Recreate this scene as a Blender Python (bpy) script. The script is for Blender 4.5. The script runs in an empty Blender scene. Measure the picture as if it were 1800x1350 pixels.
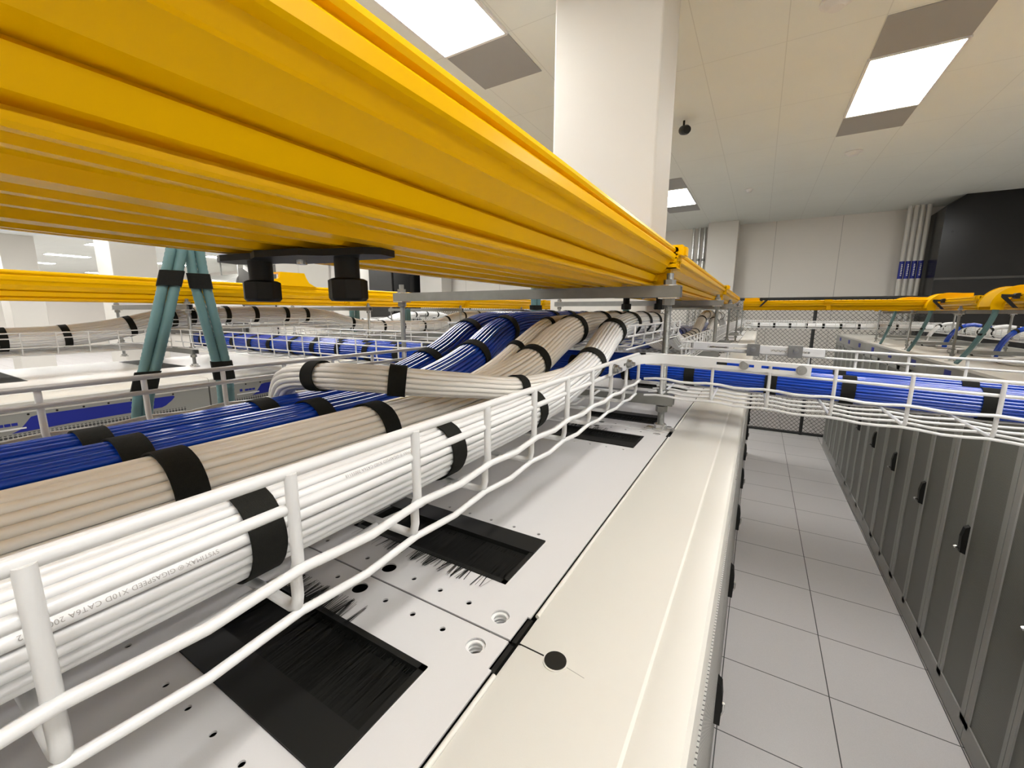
import bpy, math, random
from mathutils import Vector, Matrix
random.seed(7)
sc = bpy.context.scene
COL = sc.collection
PI = math.pi
H = 2.46                      # eye height above the floor: everything is modelled from the eye, lifted at the end

# ------------------------------------------------------------------ camera, world, exposure
F = 725.0
def nrm(v): return v.normalized()
Yc = nrm(Vector((436, 125, -F)))
Xc = Vector((1243, -130, F)); Xc = nrm(Xc - Yc * Xc.dot(Yc))
Zc = Xc.cross(Yc)
cam_data = bpy.data.cameras.new('camera')
cam_data.sensor_fit = 'HORIZONTAL'
cam_data.sensor_width = 36.0
cam_data.lens = 36.0 * F / 1800.0
cam_data.clip_start = 0.01
cam_data.clip_end = 200
cam = bpy.data.objects.new('camera', cam_data); COL.objects.link(cam)
cam.matrix_world = Matrix((Xc, Yc, Zc)).to_4x4()
sc.camera = cam
world = bpy.data.worlds.new('world'); sc.world = world; world.use_nodes = True
world.node_tree.nodes['Background'].inputs[0].default_value = (1, 0.97, 0.92, 1)
world.node_tree.nodes['Background'].inputs[1].default_value = 0.05
sc.view_settings.view_transform = 'Standard'
sc.view_settings.look = 'None'
sc.view_settings.gamma = 1.0
sc.view_settings.use_curve_mapping = False
sc.view_settings.exposure = 0.0
LIGHT = 30.0                  # strength of the ceiling light diffusers

# ------------------------------------------------------------------ materials
def mat(name, col, rough=0.5, metal=0.0, var=0.06, scale=6.0, bump=0.0, bscale=200.0, coat=0.0, spec=0.5):
    m = bpy.data.materials.new(name); m.use_nodes = True
    nt = m.node_tree; N = nt.nodes; L = nt.links
    b = N['Principled BSDF']
    b.inputs['Roughness'].default_value = rough
    b.inputs['Metallic'].default_value = metal
    b.inputs['Coat Weight'].default_value = coat
    b.inputs['Specular IOR Level'].default_value = spec
    tc = N.new('ShaderNodeTexCoord')
    nz = N.new('ShaderNodeTexNoise'); nz.inputs['Scale'].default_value = scale; nz.inputs['Detail'].default_value = 4
    L.new(tc.outputs['Object'], nz.inputs['Vector'])
    mx = N.new('ShaderNodeMix'); mx.data_type = 'RGBA'
    mx.inputs['A'].default_value = (*[c * (1 - var) for c in col], 1)
    mx.inputs['B'].default_value = (*[min(1, c * (1 + var)) for c in col], 1)
    L.new(nz.outputs['Fac'], mx.inputs['Factor']); L.new(mx.outputs['Result'], b.inputs['Base Color'])
    if bump:
        n2 = N.new('ShaderNodeTexNoise'); n2.inputs['Scale'].default_value = bscale
        L.new(tc.outputs['Object'], n2.inputs['Vector'])
        bp = N.new('ShaderNodeBump'); bp.inputs['Strength'].default_value = bump; bp.inputs['Distance'].default_value = 0.001
        L.new(n2.outputs['Fac'], bp.inputs['Height']); L.new(bp.outputs['Normal'], b.inputs['Normal'])
    return m
def emit(name, col, s):
    m = bpy.data.materials.new(name); m.use_nodes = True
    b = m.node_tree.nodes['Principled BSDF']
    b.inputs['Base Color'].default_value = (0.8, 0.8, 0.8, 1)
    b.inputs['Emission Color'].default_value = (*col, 1); b.inputs['Emission Strength'].default_value = s
    return m
def perforated(name, col, hole, pitch, rough=0.5, axes='YZ', rad=0.36):
    m = mat(name, col, rough); nt = m.node_tree; N = nt.nodes; L = nt.links
    b = N['Principled BSDF']; src = b.inputs['Base Color'].links[0].from_socket
    tc = N.new('ShaderNodeTexCoord'); sp = N.new('ShaderNodeSeparateXYZ'); L.new(tc.outputs['Object'], sp.inputs[0])
    ds = []
    for a in axes:
        d = N.new('ShaderNodeMath'); d.operation = 'DIVIDE'; L.new(sp.outputs[a], d.inputs[0]); d.inputs[1].default_value = pitch
        f = N.new('ShaderNodeMath'); f.operation = 'FRACT'; L.new(d.outputs[0], f.inputs[0])
        s = N.new('ShaderNodeMath'); s.operation = 'SUBTRACT'; L.new(f.outputs[0], s.inputs[0]); s.inputs[1].default_value = 0.5
        q = N.new('ShaderNodeMath'); q.operation = 'POWER'; L.new(s.outputs[0], q.inputs[0]); q.inputs[1].default_value = 2
        ds.append(q)
    ad = N.new('ShaderNodeMath'); ad.operation = 'ADD'; L.new(ds[0].outputs[0], ad.inputs[0]); L.new(ds[1].outputs[0], ad.inputs[1])
    lt = N.new('ShaderNodeMath'); lt.operation = 'LESS_THAN'; L.new(ad.outputs[0], lt.inputs[0]); lt.inputs[1].default_value = rad * rad
    mx = N.new('ShaderNodeMix'); mx.data_type = 'RGBA'; L.new(lt.outputs[0], mx.inputs['Factor'])
    L.new(src, mx.inputs['A']); mx.inputs['B'].default_value = (*hole, 1)
    L.new(mx.outputs['Result'], b.inputs['Base Color'])
    return m
def gridmat(name, col, line, px, py, ox, oy, w, rough, speck=0.0):
    m = mat(name, col, rough, var=0.04, scale=1.5); nt = m.node_tree; N = nt.nodes; L = nt.links
    b = N['Principled BSDF']; src = b.inputs['Base Color'].links[0].from_socket
    tc = N.new('ShaderNodeTexCoord'); sp = N.new('ShaderNodeSeparateXYZ'); L.new(tc.outputs['Object'], sp.inputs[0])
    outs = []
    for a, p, o in (('X', px, ox), ('Y', py, oy)):
        s = N.new('ShaderNodeMath'); s.operation = 'SUBTRACT'; L.new(sp.outputs[a], s.inputs[0]); s.inputs[1].default_value = o - p / 2
        d = N.new('ShaderNodeMath'); d.operation = 'DIVIDE'; L.new(s.outputs[0], d.inputs[0]); d.inputs[1].default_value = p
        f = N.new('ShaderNodeMath'); f.operation = 'FRACT'; L.new(d.outputs[0], f.inputs[0])
        c = N.new('ShaderNodeMath'); c.operation = 'SUBTRACT'; L.new(f.outputs[0], c.inputs[0]); c.inputs[1].default_value = 0.5
        ab = N.new('ShaderNodeMath'); ab.operation = 'ABSOLUTE'; L.new(c.outputs[0], ab.inputs[0])
        lt = N.new('ShaderNodeMath'); lt.operation = 'LESS_THAN'; L.new(ab.outputs[0], lt.inputs[0]); lt.inputs[1].default_value = w / p / 2
        outs.append(lt)
    mxm = N.new('ShaderNodeMath'); mxm.operation = 'MAXIMUM'; L.new(outs[0].outputs[0], mxm.inputs[0]); L.new(outs[1].outputs[0], mxm.inputs[1])
    if speck:
        n2 = N.new('ShaderNodeTexNoise'); n2.inputs['Scale'].default_value = 260; n2.inputs['Detail'].default_value = 2
        L.new(tc.outputs['Object'], n2.inputs['Vector'])
        mr = N.new('ShaderNodeMapRange'); mr.inputs['To Min'].default_value = 1 - speck; mr.inputs['To Max'].default_value = 1 + speck
        L.new(n2.outputs['Fac'], mr.inputs['Value'])
        mm = N.new('ShaderNodeMix'); mm.data_type = 'RGBA'; mm.blend_type = 'MULTIPLY'; mm.inputs['Factor'].default_value = 1
        L.new(src, mm.inputs['A']); L.new(mr.outputs['Result'], mm.inputs['B']); src = mm.outputs['Result']
    mx = N.new('ShaderNodeMix'); mx.data_type = 'RGBA'; L.new(mxm.outputs[0], mx.inputs['Factor'])
    L.new(src, mx.inputs['A']); mx.inputs['B'].default_value = (*line, 1)
    L.new(mx.outputs['Result'], b.inputs['Base Color'])
    return m

M = {}
M['yellow'] = mat('yellow_plastic', (0.78, 0.425, 0.0003), 0.26, var=0.02, scale=3, spec=0.10)
def ripple(m):
    nt = m.node_tree; N = nt.nodes; L = nt.links
    tc = N.new('ShaderNodeTexCoord'); w = N.new('ShaderNodeTexNoise'); w.inputs['Scale'].default_value = 1.0; w.inputs['Detail'].default_value = 1
    mp = N.new('ShaderNodeMapping'); mp.inputs['Scale'].default_value = (6, 28, 6); L.new(tc.outputs['Object'], mp.inputs['Vector']); L.new(mp.outputs['Vector'], w.inputs['Vector'])
    bp = N.new('ShaderNodeBump'); bp.inputs['Strength'].default_value = 0.25; bp.inputs['Distance'].default_value = 0.0008
    L.new(w.outputs['Fac'], bp.inputs['Height']); L.new(bp.outputs['Normal'], N['Principled BSDF'].inputs['Normal'])
ripple(M['yellow'])
M['cream'] = mat('cream_powder_coat', (0.585, 0.565, 0.515), 0.42, var=0.02, bump=0.05, bscale=900)
M['panel'] = mat('pale_grey_powder_coat', (0.56, 0.545, 0.535), 0.45, var=0.02, bump=0.05, bscale=900)
M['gloss'] = mat('brightened_glossy_top_coat', (0.80, 0.79, 0.77), 0.25, var=0.02)  # panel coat whitened: strong light on the second-row tops is put into it
M['body'] = mat('grey_cabinet_steel', (0.22, 0.22, 0.205), 0.5, var=0.03)
M['inside'] = mat('dark_cabinet_inside', (0.02, 0.02, 0.02), 0.8)
M['strip'] = mat('mid_grey_door_frame', (0.33, 0.33, 0.31), 0.45, var=0.03)
M['perf_dark'] = perforated('perforated_dark_door', (0.24, 0.24, 0.215), (0.075, 0.075, 0.068), 0.006)
M['perf_light'] = perforated('perforated_light_door', (0.42, 0.41, 0.38), (0.08, 0.08, 0.075), 0.006)
M['perf_grey'] = perforated('perforated_grey_door', (0.36, 0.35, 0.32), (0.05, 0.05, 0.05), 0.011, rad=0.40)
M['greyface'] = mat('pale_grey_cabinet_face', (0.30, 0.295, 0.27), 0.5, var=0.03)
M['black'] = mat('black_plastic', (0.008, 0.008, 0.007), 0.5, spec=0.3)
M['velcro'] = mat('black_hook_and_loop_fabric', (0.012, 0.012, 0.010), 0.95, var=0.3, scale=300, bump=0.6, bscale=1500, spec=0.2)
M['bristle'] = mat('black_bristles', (0.006, 0.006, 0.005), 0.6, var=0.5, scale=80, spec=0.25)
M['white_wire'] = mat('white_painted_wire', (0.60, 0.598, 0.592), 0.32, var=0.03, scale=30)
M['grey_wire'] = mat('grey_zinc_wire', (0.42, 0.41, 0.40), 0.38, 0.3, var=0.05, scale=30)
M['steel'] = mat('dull_galvanised_steel', (0.25, 0.25, 0.235), 0.42, 0.75, var=0.12, scale=40)
M['zinc'] = mat('bright_zinc', (0.66, 0.66, 0.64), 0.25, 0.9, var=0.08, scale=60)
def threaded():
    m = mat('threaded_zinc', (0.27, 0.27, 0.255), 0.4, 0.75, var=0.1, scale=40); nt = m.node_tree; N = nt.nodes; L = nt.links
    tc = N.new('ShaderNodeTexCoord'); w = N.new('ShaderNodeTexWave'); w.bands_direction = 'Z'; w.inputs['Scale'].default_value = 140
    L.new(tc.outputs['Object'], w.inputs['Vector'])
    bp = N.new('ShaderNodeBump'); bp.inputs['Strength'].default_value = 0.8; bp.inputs['Distance'].default_value = 0.001
    L.new(w.outputs['Fac'], bp.inputs['Height']); L.new(bp.outputs['Normal'], N['Principled BSDF'].inputs['Normal'])
    return m
M['rod'] = threaded()
M['bolt'] = mat('dark_zinc_bolt', (0.30, 0.30, 0.29), 0.3, 0.85, var=0.1, scale=200)
M['cw'] = mat('white_cable_jacket', (0.67, 0.668, 0.664), 0.35, var=0.02, scale=20)
M['cb'] = mat('beige_cable_jacket', (0.84, 0.785, 0.71), 0.38, var=0.05, scale=20)
M['cg'] = mat('off_white_cable_jacket', (0.78, 0.75, 0.70), 0.36, var=0.03, scale=20)
M['cblue'] = mat('blue_cable_jacket', (0.005, 0.045, 0.36), 0.16, var=0.05, scale=20)
M['cdark'] = mat('dark_navy_cable_jacket', (0.008, 0.02, 0.10), 0.3)
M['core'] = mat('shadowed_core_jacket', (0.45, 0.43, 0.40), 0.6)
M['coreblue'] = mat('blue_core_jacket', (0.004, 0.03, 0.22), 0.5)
M['print'] = mat('grey_jacket_print', (0.30, 0.29, 0.28), 0.6)
M['teal'] = mat('teal_corrugated_tube', (0.095, 0.19, 0.195), 0.5, var=0.08, scale=60)
M['tape'] = mat('blue_label_tape', (0.012, 0.022, 0.26), 0.5, var=0.05)
M['white'] = mat('white_plastic', (0.75, 0.74, 0.72), 0.4)
M['wall'] = mat('off_white_wall_paint', (0.78, 0.745, 0.69), 0.75, var=0.02, scale=2)
M['colpaint'] = mat('column_paint', (0.66, 0.635, 0.585), 0.6, var=0.02, scale=2)
M['pipe'] = mat('pale_painted_pipe', (0.62, 0.60, 0.56), 0.45)
M['unit'] = mat('glossy_black_plenum', (0.010, 0.010, 0.010), 0.25, spec=0.35)
M['unit2'] = mat('dark_taupe_plenum', (0.05, 0.047, 0.042), 0.4)
M['fence'] = mat('black_fence_steel', (0.015, 0.015, 0.014), 0.5)
M['greyplate'] = mat('grey_ceiling_plate', (0.33, 0.325, 0.31), 0.6, var=0.02)
M['emit'] = emit('ceiling_light_diffuser', (1.0, 0.988, 0.965), LIGHT)
M['red'] = emit('red_exit_face', (1.0, 0.05, 0.08), 1.2)
M['floor'] = gridmat('raised_floor_tiles', (0.66, 0.635, 0.635), (0.05, 0.05, 0.05), 0.6115, 0.607, 0.6115, 3.03, 0.0065, 0.35, 0.10)
M['ceiling'] = gridmat('ceiling_tiles', (0.785, 0.80, 0.745), (0.65, 0.66, 0.61), 0.61, 1.22, 0.60, 4.30, 0.006, 0.85, 0.03)

# ------------------------------------------------------------------ mesh builder
class MB:
    def __init__(s): s.v = []; s.f = []
    def add(s, vs, fs):
        o = len(s.v); s.v += [tuple(p) for p in vs]; s.f += [tuple(i + o for i in f) for f in fs]
    def box(s, x0, x1, y0, y1, z0, z1, top=True):
        if x0 > x1: x0, x1 = x1, x0
        if y0 > y1: y0, y1 = y1, y0
        vs = [(x0, y0, z0), (x1, y0, z0), (x1, y1, z0), (x0, y1, z0), (x0, y0, z1), (x1, y0, z1), (x1, y1, z1), (x0, y1, z1)]
        fs = [(0, 3, 2, 1), (0, 1, 5, 4), (1, 2, 6, 5), (2, 3, 7, 6), (3, 0, 4, 7)]
        if top: fs.append((4, 5, 6, 7))
        s.add(vs, fs); return s
    def bar(s, p0, p1, w, h, up=(0, 0, 1)):
        p0 = Vector(p0); p1 = Vector(p1); t = nrm(p1 - p0); a = t.cross(Vector(up))
        if a.length < 1e-4: a = t.cross(Vector((1, 0, 0)))
        a = nrm(a) * w / 2; b = nrm(a.cross(t)) * h / 2
        vs = [p + q for p in (p0, p1) for q in (-a - b, a - b, a + b, -a + b)]
        s.add(vs, [(3, 2, 1, 0), (4, 5, 6, 7)] + [(i, (i + 1) % 4, 4 + (i + 1) % 4, 4 + i) for i in range(4)]); return s
    def tube(s, pts, r, n=8, cap=True, frames=None):
        pts = [Vector(p) for p in pts]; k = len(pts)
        fr = frames or ptframes(pts)
        vs = []
        for i, p in enumerate(pts):
            T, U, S = fr[i]; rr = r[i] if isinstance(r, (list, tuple)) else r
            for j in range(n):
                a = 2 * PI * j / n
                vs.append(p + (U * math.cos(a) + S * math.sin(a)) * rr)
        fs = [(i * n + j, i * n + (j + 1) % n, (i + 1) * n + (j + 1) % n, (i + 1) * n + j) for i in range(k - 1) for j in range(n)]
        if cap: fs += [tuple(range(n))[::-1], tuple((k - 1) * n + j for j in range(n))]
        s.add(vs, fs); return s
    def cyl(s, p0, p1, r, n=16, r1=None):
        return s.tube([p0, p1], [r, r if r1 is None else r1], n)
    def prism(s, prof, fn, us, closed=True, cap=True):
        """profile (a,b) swept along stations us with fn(u,a,b) -> point"""
        n = len(prof); k = len(us)
        vs = [fn(u, a, b) for u in us for a, b in prof]
        m = n if closed else n - 1
        fs = [(i * n + j, i * n + (j + 1) % n, (i + 1) * n + (j + 1) % n, (i + 1) * n + j) for i in range(k - 1) for j in range(m)]
        if closed and cap: fs += [tuple(range(n))[::-1], tuple((k - 1) * n + j for j in range(n))]
        s.add(vs, fs); return s
    def build(s, name, m, root=None, smooth=50):
        me = bpy.data.meshes.new(name)
        off = Vector(root.matrix_world_loc) if False else (Vector(root['_o']) if root is not None else Vector((0, 0, 0)))
        me.from_pydata([(v[0] - off[0], v[1] - off[1], v[2] - off[2]) for v in s.v], [], s.f)
        import bmesh
        bm = bmesh.new(); bm.from_mesh(me); bmesh.ops.recalc_face_normals(bm, faces=bm.faces[:]); bm.to_mesh(me); bm.free()
        if smooth:
            me.polygons.foreach_set('use_smooth', [True] * len(me.polygons))
            me.set_sharp_from_angle(angle=math.radians(smooth))
        me.materials.append(m)
        o = bpy.data.objects.new(name, me); COL.objects.link(o)
        if root is not None:
            o.parent = root; o['_o'] = list(off)
        else:
            o['_o'] = [0, 0, 0]
        return o
def ptframes(pts):
    k = len(pts); out = []
    T0 = nrm(pts[1] - pts[0])
    U = Vector((0, 0, 1)); U = U - T0 * U.dot(T0)
    if U.length < 1e-3: U = Vector((1, 0, 0)) - T0 * T0.x
    U = nrm(U)
    for i in range(k):
        T = nrm((pts[min(i + 1, k - 1)] - pts[max(i - 1, 0)]))
        U = nrm(U - T * U.dot(T))
        out.append((T, U, T.cross(U)))
    return out
def spline(ctrl, step):
    """Catmull-Rom through ctrl; step(p) gives the sampling distance"""
    c = [Vector(p) for p in ctrl]; c = [c[0] * 2 - c[1]] + c + [c[-1] * 2 - c[-2]]
    out = []
    for i in range(1, len(c) - 2):
        p0, p1, p2, p3 = c[i - 1:i + 3]
        n = max(2, int((p2 - p1).length / step(p1)))
        t0 = 0; d = [max(1e-6, (b - a).length) ** 0.5 for a, b in ((p0, p1), (p1, p2), (p2, p3))]
        t1 = d[0]; t2 = t1 + d[1]; t3 = t2 + d[2]
        for q in range(n):
            t = t1 + (t2 - t1) * q / n
            A1 = p0 * ((t1 - t) / (t1 - t0)) + p1 * ((t - t0) / (t1 - t0)); A2 = p1 * ((t2 - t) / (t2 - t1)) + p2 * ((t - t1) / (t2 - t1))
            A3 = p2 * ((t3 - t) / (t3 - t2)) + p3 * ((t - t2) / (t3 - t2))
            B1 = A1 * ((t2 - t) / (t2 - t0)) + A2 * ((t - t0) / (t2 - t0)); B2 = A2 * ((t3 - t) / (t3 - t1)) + A3 * ((t - t1) / (t3 - t1))
            out.append(B1 * ((t2 - t) / (t2 - t1)) + B2 * ((t - t1) / (t2 - t1)))
    out.append(c[-2]); return out

def thing(name, label, cat, loc=(0, 0, 0), group=None):
    o = bpy.data.objects.new(name, None); COL.objects.link(o)
    o.empty_display_size = 0.05
    o.location = loc; o['_o'] = list(loc)
    return tag(o, label, cat, group)
def tag(o, label, cat, group=None):
    o['label'] = label; o['category'] = cat
    if group: o['group'] = group
    return o
def struct(name, mb, m, smooth=0):
    o = mb.build(name, m, None, smooth); o['kind'] = 'structure'; return o
ORD = ['first', 'second', 'third', 'fourth', 'fifth', 'sixth', 'seventh', 'eighth', 'ninth', 'tenth', 'eleventh', 'twelfth', 'thirteenth', 'fourteenth']

# ------------------------------------------------------------------ the room
CZ = 2.13
XL, XR, YB, YF = -37.0, 6.0, 12.0, -5.0
struct('floor', MB().box(XL, XR, YF, YB, -H - 0.05, -H), M['floor'])
struct('ceiling', MB().box(XL, XR, YF, YB, CZ, CZ + 0.05), M['ceiling'])
struct('wall_back', MB().box(XL, XR, YB, YB + 0.1, -H, CZ), M['wall'])
struct('wall_front', MB().box(XL, XR, YF - 0.1, YF, -H, CZ), M['wall'])
struct('wall_left', MB().box(XL - 0.1, XL, YF, YB, -H, CZ), M['wall'])
struct('wall_right', MB().box(XR, XR + 0.1, YF, YB, -H, CZ), M['wall'])
tr = MB()
for x in (-16.5, -12.8, -9.0, -7.6, -6.4, -4.6, -3.4, 0.15, 1.4): tr.box(x - 0.004, x + 0.004, YB - 0.004, YB, -H, CZ)
struct('trim_1', tr, mat('wall_joint_strip', (0.42, 0.40, 0.37), 0.7))

# ceiling lights ---------------------------------------------------
def ceiling_light(x, y, label, group=None, plates=True):
    t = thing('ceiling_light', label, 'ceiling light', (x, y, CZ), group)
    w, l = 0.305, 0.61
    f = MB()
    for a in (-1, 1):
        f.box(x + a * w - 0.012, x + a * w + 0.012, y - l, y + l, CZ - 0.018, CZ)
        f.box(x - w, x + w, y + a * l - 0.012, y + a * l + 0.012, CZ - 0.018, CZ)
    f.build('frame', M['white'], t)
    MB().box(x - w + 0.012, x + w - 0.012, y - l + 0.012, y + l - 0.012, CZ - 0.012, CZ - 0.004).build('diffuser', M['emit'], t)
    if plates:
        for a in (-1, 1):
            y0, y1 = sorted((y + a * (l + 0.012), y + a * (l + 0.6)))
            MB().box(x - w, x + w, y0, y1, CZ - 0.008, CZ).build('end_plate', M['greyplate'], t)
ceiling_light(0.91, 5.53, 'bright rectangular ceiling light with grey end plates, over the right aisle')
ceiling_light(-1.58, 8.67, 'small distant ceiling light right beside the big column')
ceiling_light(-2.18, 2.46, 'glaring ceiling light directly above the yellow trough, left of the big column')
ceiling_light(3.6, 6.6, 'ceiling light at the right edge above the black plenum')
g = 'ceiling lights over the near side out of view'
for x, y in ((0.91, 0.4), (0.91, -2.6), (3.9, 2.4), (3.9, -1.5), (-2.18, -1.6)):
    ceiling_light(x, y, 'rectangular ceiling light with grey end plates behind the viewer', g)
g = 'far ceiling lights above the left rows'
for x in (-5.25, -10.4, -14.6, -18.8, -23.4, -28.0, -32.5):  # nearest line of lights is added to brighten the second row
    for y in (-0.6, 2.46, 5.53, 8.9):
        ceiling_light(x, y, 'far rectangular ceiling light over the left rows, nearest line added to brighten them', g, False)

# small ceiling fittings
def detector(x, y, label, r=0.06):
    t = thing('smoke_detector', label, 'smoke detector', (x, y, CZ))
    MB().cyl((x, y, CZ), (x, y, CZ - 0.012), r * 1.25, 24).build('base', M['white'], t)
    MB().cyl((x, y, CZ - 0.012), (x, y, CZ - 0.05), r, 24, r * 0.6).build('head', M['white'], t)
detector(0.882, 7.475, 'white smoke detector just beyond the bright ceiling light', 0.08)
detector(-0.358, 8.742, 'tiny white smoke detector right of the small distant light', 0.05)
detector(0.263, 3.95, 'white ceiling fitting cut by the top edge of the photo', 0.08)
t = thing('security_camera', 'small black spotlight camera hanging from the ceiling beside the big column', 'camera', (-0.93, 5.36, CZ))
MB().cyl((-0.93, 5.36, CZ), (-0.93, 5.36, CZ - 0.06), 0.012, 10).build('stem', M['black'], t)
MB().tube([(-0.96, 5.42, CZ - 0.075), (-0.94, 5.38, CZ - 0.09), (-0.89, 5.28, CZ - 0.13), (-0.87, 5.24, CZ - 0.145)], [0.03, 0.048, 0.05, 0.04], 16).build('housing', M['black'], t)

# columns -----------------------------------------------------------
def column(x0, x1, y0, y1, label):
    t = MB().box(x0, x1, y0, y1, -H, CZ).build('column', M['colpaint'], None, 0)
    bev = t.modifiers.new('bevel', 'BEVEL'); bev.width = 0.012; bev.segments = 2
    tag(t, label, 'column')
column(-1.36, -0.648, 2.85, 3.32, 'large square off-white column rising behind the yellow trough')
column(-1.26, -0.61, 11.4, 11.95, 'off-white column against the back wall right of the grey conduits')
column(-11.1, -10.35, 3.0, 3.7, 'white column in the left gap under the big trough')
column(-19.4, -18.4, 3.0, 3.7, 'white column at the very left edge')
column(-12.4, -11.5, 9.1, 9.9, 'narrow white column left of the dark plenum on the far wall')
column(-10.6, -9.6, 11.4, 11.95, 'white column right of the dark plenum on the far wall')
column(-8.9, -8.1, 5.2, 5.9, 'white column behind the left blue bundles')

# back wall pipes, conduits, plenums -------------------------------
for i, x in enumerate((2.42, 2.515, 2.61, 2.705)):
    t = thing('pipe', ['leftmost', 'second from left', 'third from left', 'rightmost'][i] + ' of the four pale vertical pipes on the back wall', 'pipe', (x, 11.65, -H), 'pale vertical pipes on the back wall')
    MB().cyl((x, 11.65, -H), (x, 11.65, CZ), 0.04, 18).build('tube', M['pipe'], t)
    MB().tube([(x, 11.65, 0.70), (x, 11.65, 1.05)], 0.0415, 18).build('label_band', M['tape'], t)
    mk = MB()
    for k in range(7): mk.box(x - 0.012, x + 0.008 + 0.004 * (k % 2), 11.607, 11.609, 0.76 + k * 0.035, 0.78 + k * 0.035)
    mk.build('label_print', M['white'], t)
for i, x in enumerate((-1.64, -1.5, -1.38)):
    t = thing('conduit', ['leftmost', 'middle', 'rightmost'][i] + ' of the three silver vertical conduits beside the back column', 'conduit', (x, 11.9, -H), 'silver conduits on the back wall')
    MB().cyl((x, 11.9, -H), (x, 11.9, CZ), 0.032, 14).build('tube', M['zinc'], t)
    MB().cyl((x, 11.9, 1.30), (x, 11.9, 1.36), 0.04, 14).build('coupling', M['steel'], t)
t = thing('air_plenum', 'large glossy black air plenum with a cut corner at the right edge', 'plenum', (4.3, 11.4, -H))
MB().prism([(2.78, -H), (5.95, -H), (5.95, CZ - 0.001), (3.02, CZ - 0.001), (2.78, 1.93)], lambda u, a, b: (a, u, b), [11.0, 11.8]).build('casing', M['unit'], t, 0)
MB().box(2.77, 5.95, 10.97, 11.0, 0.62, 0.66).build('seam_strip', M['unit2'], t)
t = thing('air_plenum', 'dark plenum on the far wall between two white columns', 'plenum', (-12.6, 11.4, -H))
MB().box(-14.5, -11.6, 11.0, 11.8, -H, 1.9).build('casing', M['unit2'], t, 0)
MB().box(-11.6, -10.75, 11.05, 11.8, -H, 1.9).build('side_section', M['unit'], t, 0)
t = thing('air_duct', 'silver round duct with a dark end behind the teal tubes', 'duct', (-18, 9.6, 0.6))
MB().tube([(-21.5, 9.6, 1.15), (-18.6, 9.6, 1.15)], 0.42, 24).build('duct_body', M['zinc'], t)
MB().box(-18.6, -15.4, 9.3, 10.0, 0.7, 1.75).build('dark_box', M['unit2'], t)
for x in (-20.6, -19.2, -16.0): MB().cyl((x, 9.6, 1.5), (x, 9.6, CZ), 0.03, 8).build('hanger_rod', M['steel'], t)
MB().bar((-17.9, 9.2, 1.75), (-15.6, 9.2, 0.75), 0.08, 0.16).build('brace', M['white'], t)
t = thing('wall_panel', 'dark panel with white handles low on the far left wall', 'panel', (-26, 11.9, -1))
MB().box(-33, -23.5, 11.85, 11.98, -1.45, -0.45).build('panel_face', M['unit2'], t)
for x in (-31, -26): MB().box(x - 0.4, x + 0.4, 11.8, 11.85, -0.75, -0.68).build('handle', M['white'], t)
t = thing('exit_sign', 'tiny red lit exit sign in the left gap', 'exit sign', (-32.9, 11.8, 2.0))
MB().box(-33.3, -32.4, 11.75, 11.85, 1.72, 2.1).build('housing', M['red'], t)

# chain-link fence ---------------------------------------------------
FY = 10.05
t = thing('fence', 'black chain-link fence crossing the room in front of the back wall', 'fence', (-6, FY, -H))
x0, x1, z0, z1 = -20.0, 2.62, -H + 0.03, 0.28
mb = MB(); p = 0.083; hgt = z1 - z0
n = int((x1 - x0 + hgt) / p)
for i in range(n + 1):
    for sgn in (1, -1):
        a = x0 - (hgt if sgn > 0 else 0) + i * p
        pa = [a, z0]; pb = [a + sgn * hgt, z1]
        if sgn < 0: pa[0] = x0 + i * p; pb[0] = pa[0] - hgt
        def clip(q, r):
            if q[0] < x0: f = (x0 - q[0]) / (r[0] - q[0]); return [x0, q[1] + (r[1] - q[1]) * f]
            if q[0] > x1: f = (q[0] - x1) / (q[0] - r[0]); return [x1, q[1] + (r[1] - q[1]) * f]
            return q
        if max(pa[0], pb[0]) <= x0 or min(pa[0], pb[0]) >= x1: continue
        qa, qb = clip(pa, pb), clip(pb, pa)
        mb.bar((qa[0], FY + 0.002 * sgn, qa[1]), (qb[0], FY + 0.002 * sgn, qb[1]), 0.0055, 0.0055, (0, 1, 0))
mb.build('chain_mesh', M['fence'], t, 0)
for z, r in ((z1, 0.028), (z0, 0.028), (-1.55, 0.022)):
    MB().cyl((x0, FY, z), (x1, FY, z), r, 10).build('rail', M['fence'], t)
for x in (-19.9, -17.4, -14.9, -12.4, -9.9, -7.4, -4.9, -2.4, -1.0, 0.93, 2.6):
    MB().cyl((x, FY, -H), (x, FY, z1), 0.03, 10).build('post', M['fence'], t)

# ------------------------------------------------------------------ cabinets
def boolean_cut(o, cut):
    md = o.modifiers.new('cut', 'BOOLEAN'); md.operation = 'DIFFERENCE'; md.object = cut; md.solver = 'EXACT'
    dg = bpy.context.evaluated_depsgraph_get(); dg.update()
    me = bpy.data.meshes.new_from_object(o.evaluated_get(dg))
    o.modifiers.clear(); old = o.data; o.data = me; bpy.data.meshes.remove(old)
    bpy.data.objects.remove(cut, do_unlink=True)

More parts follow.
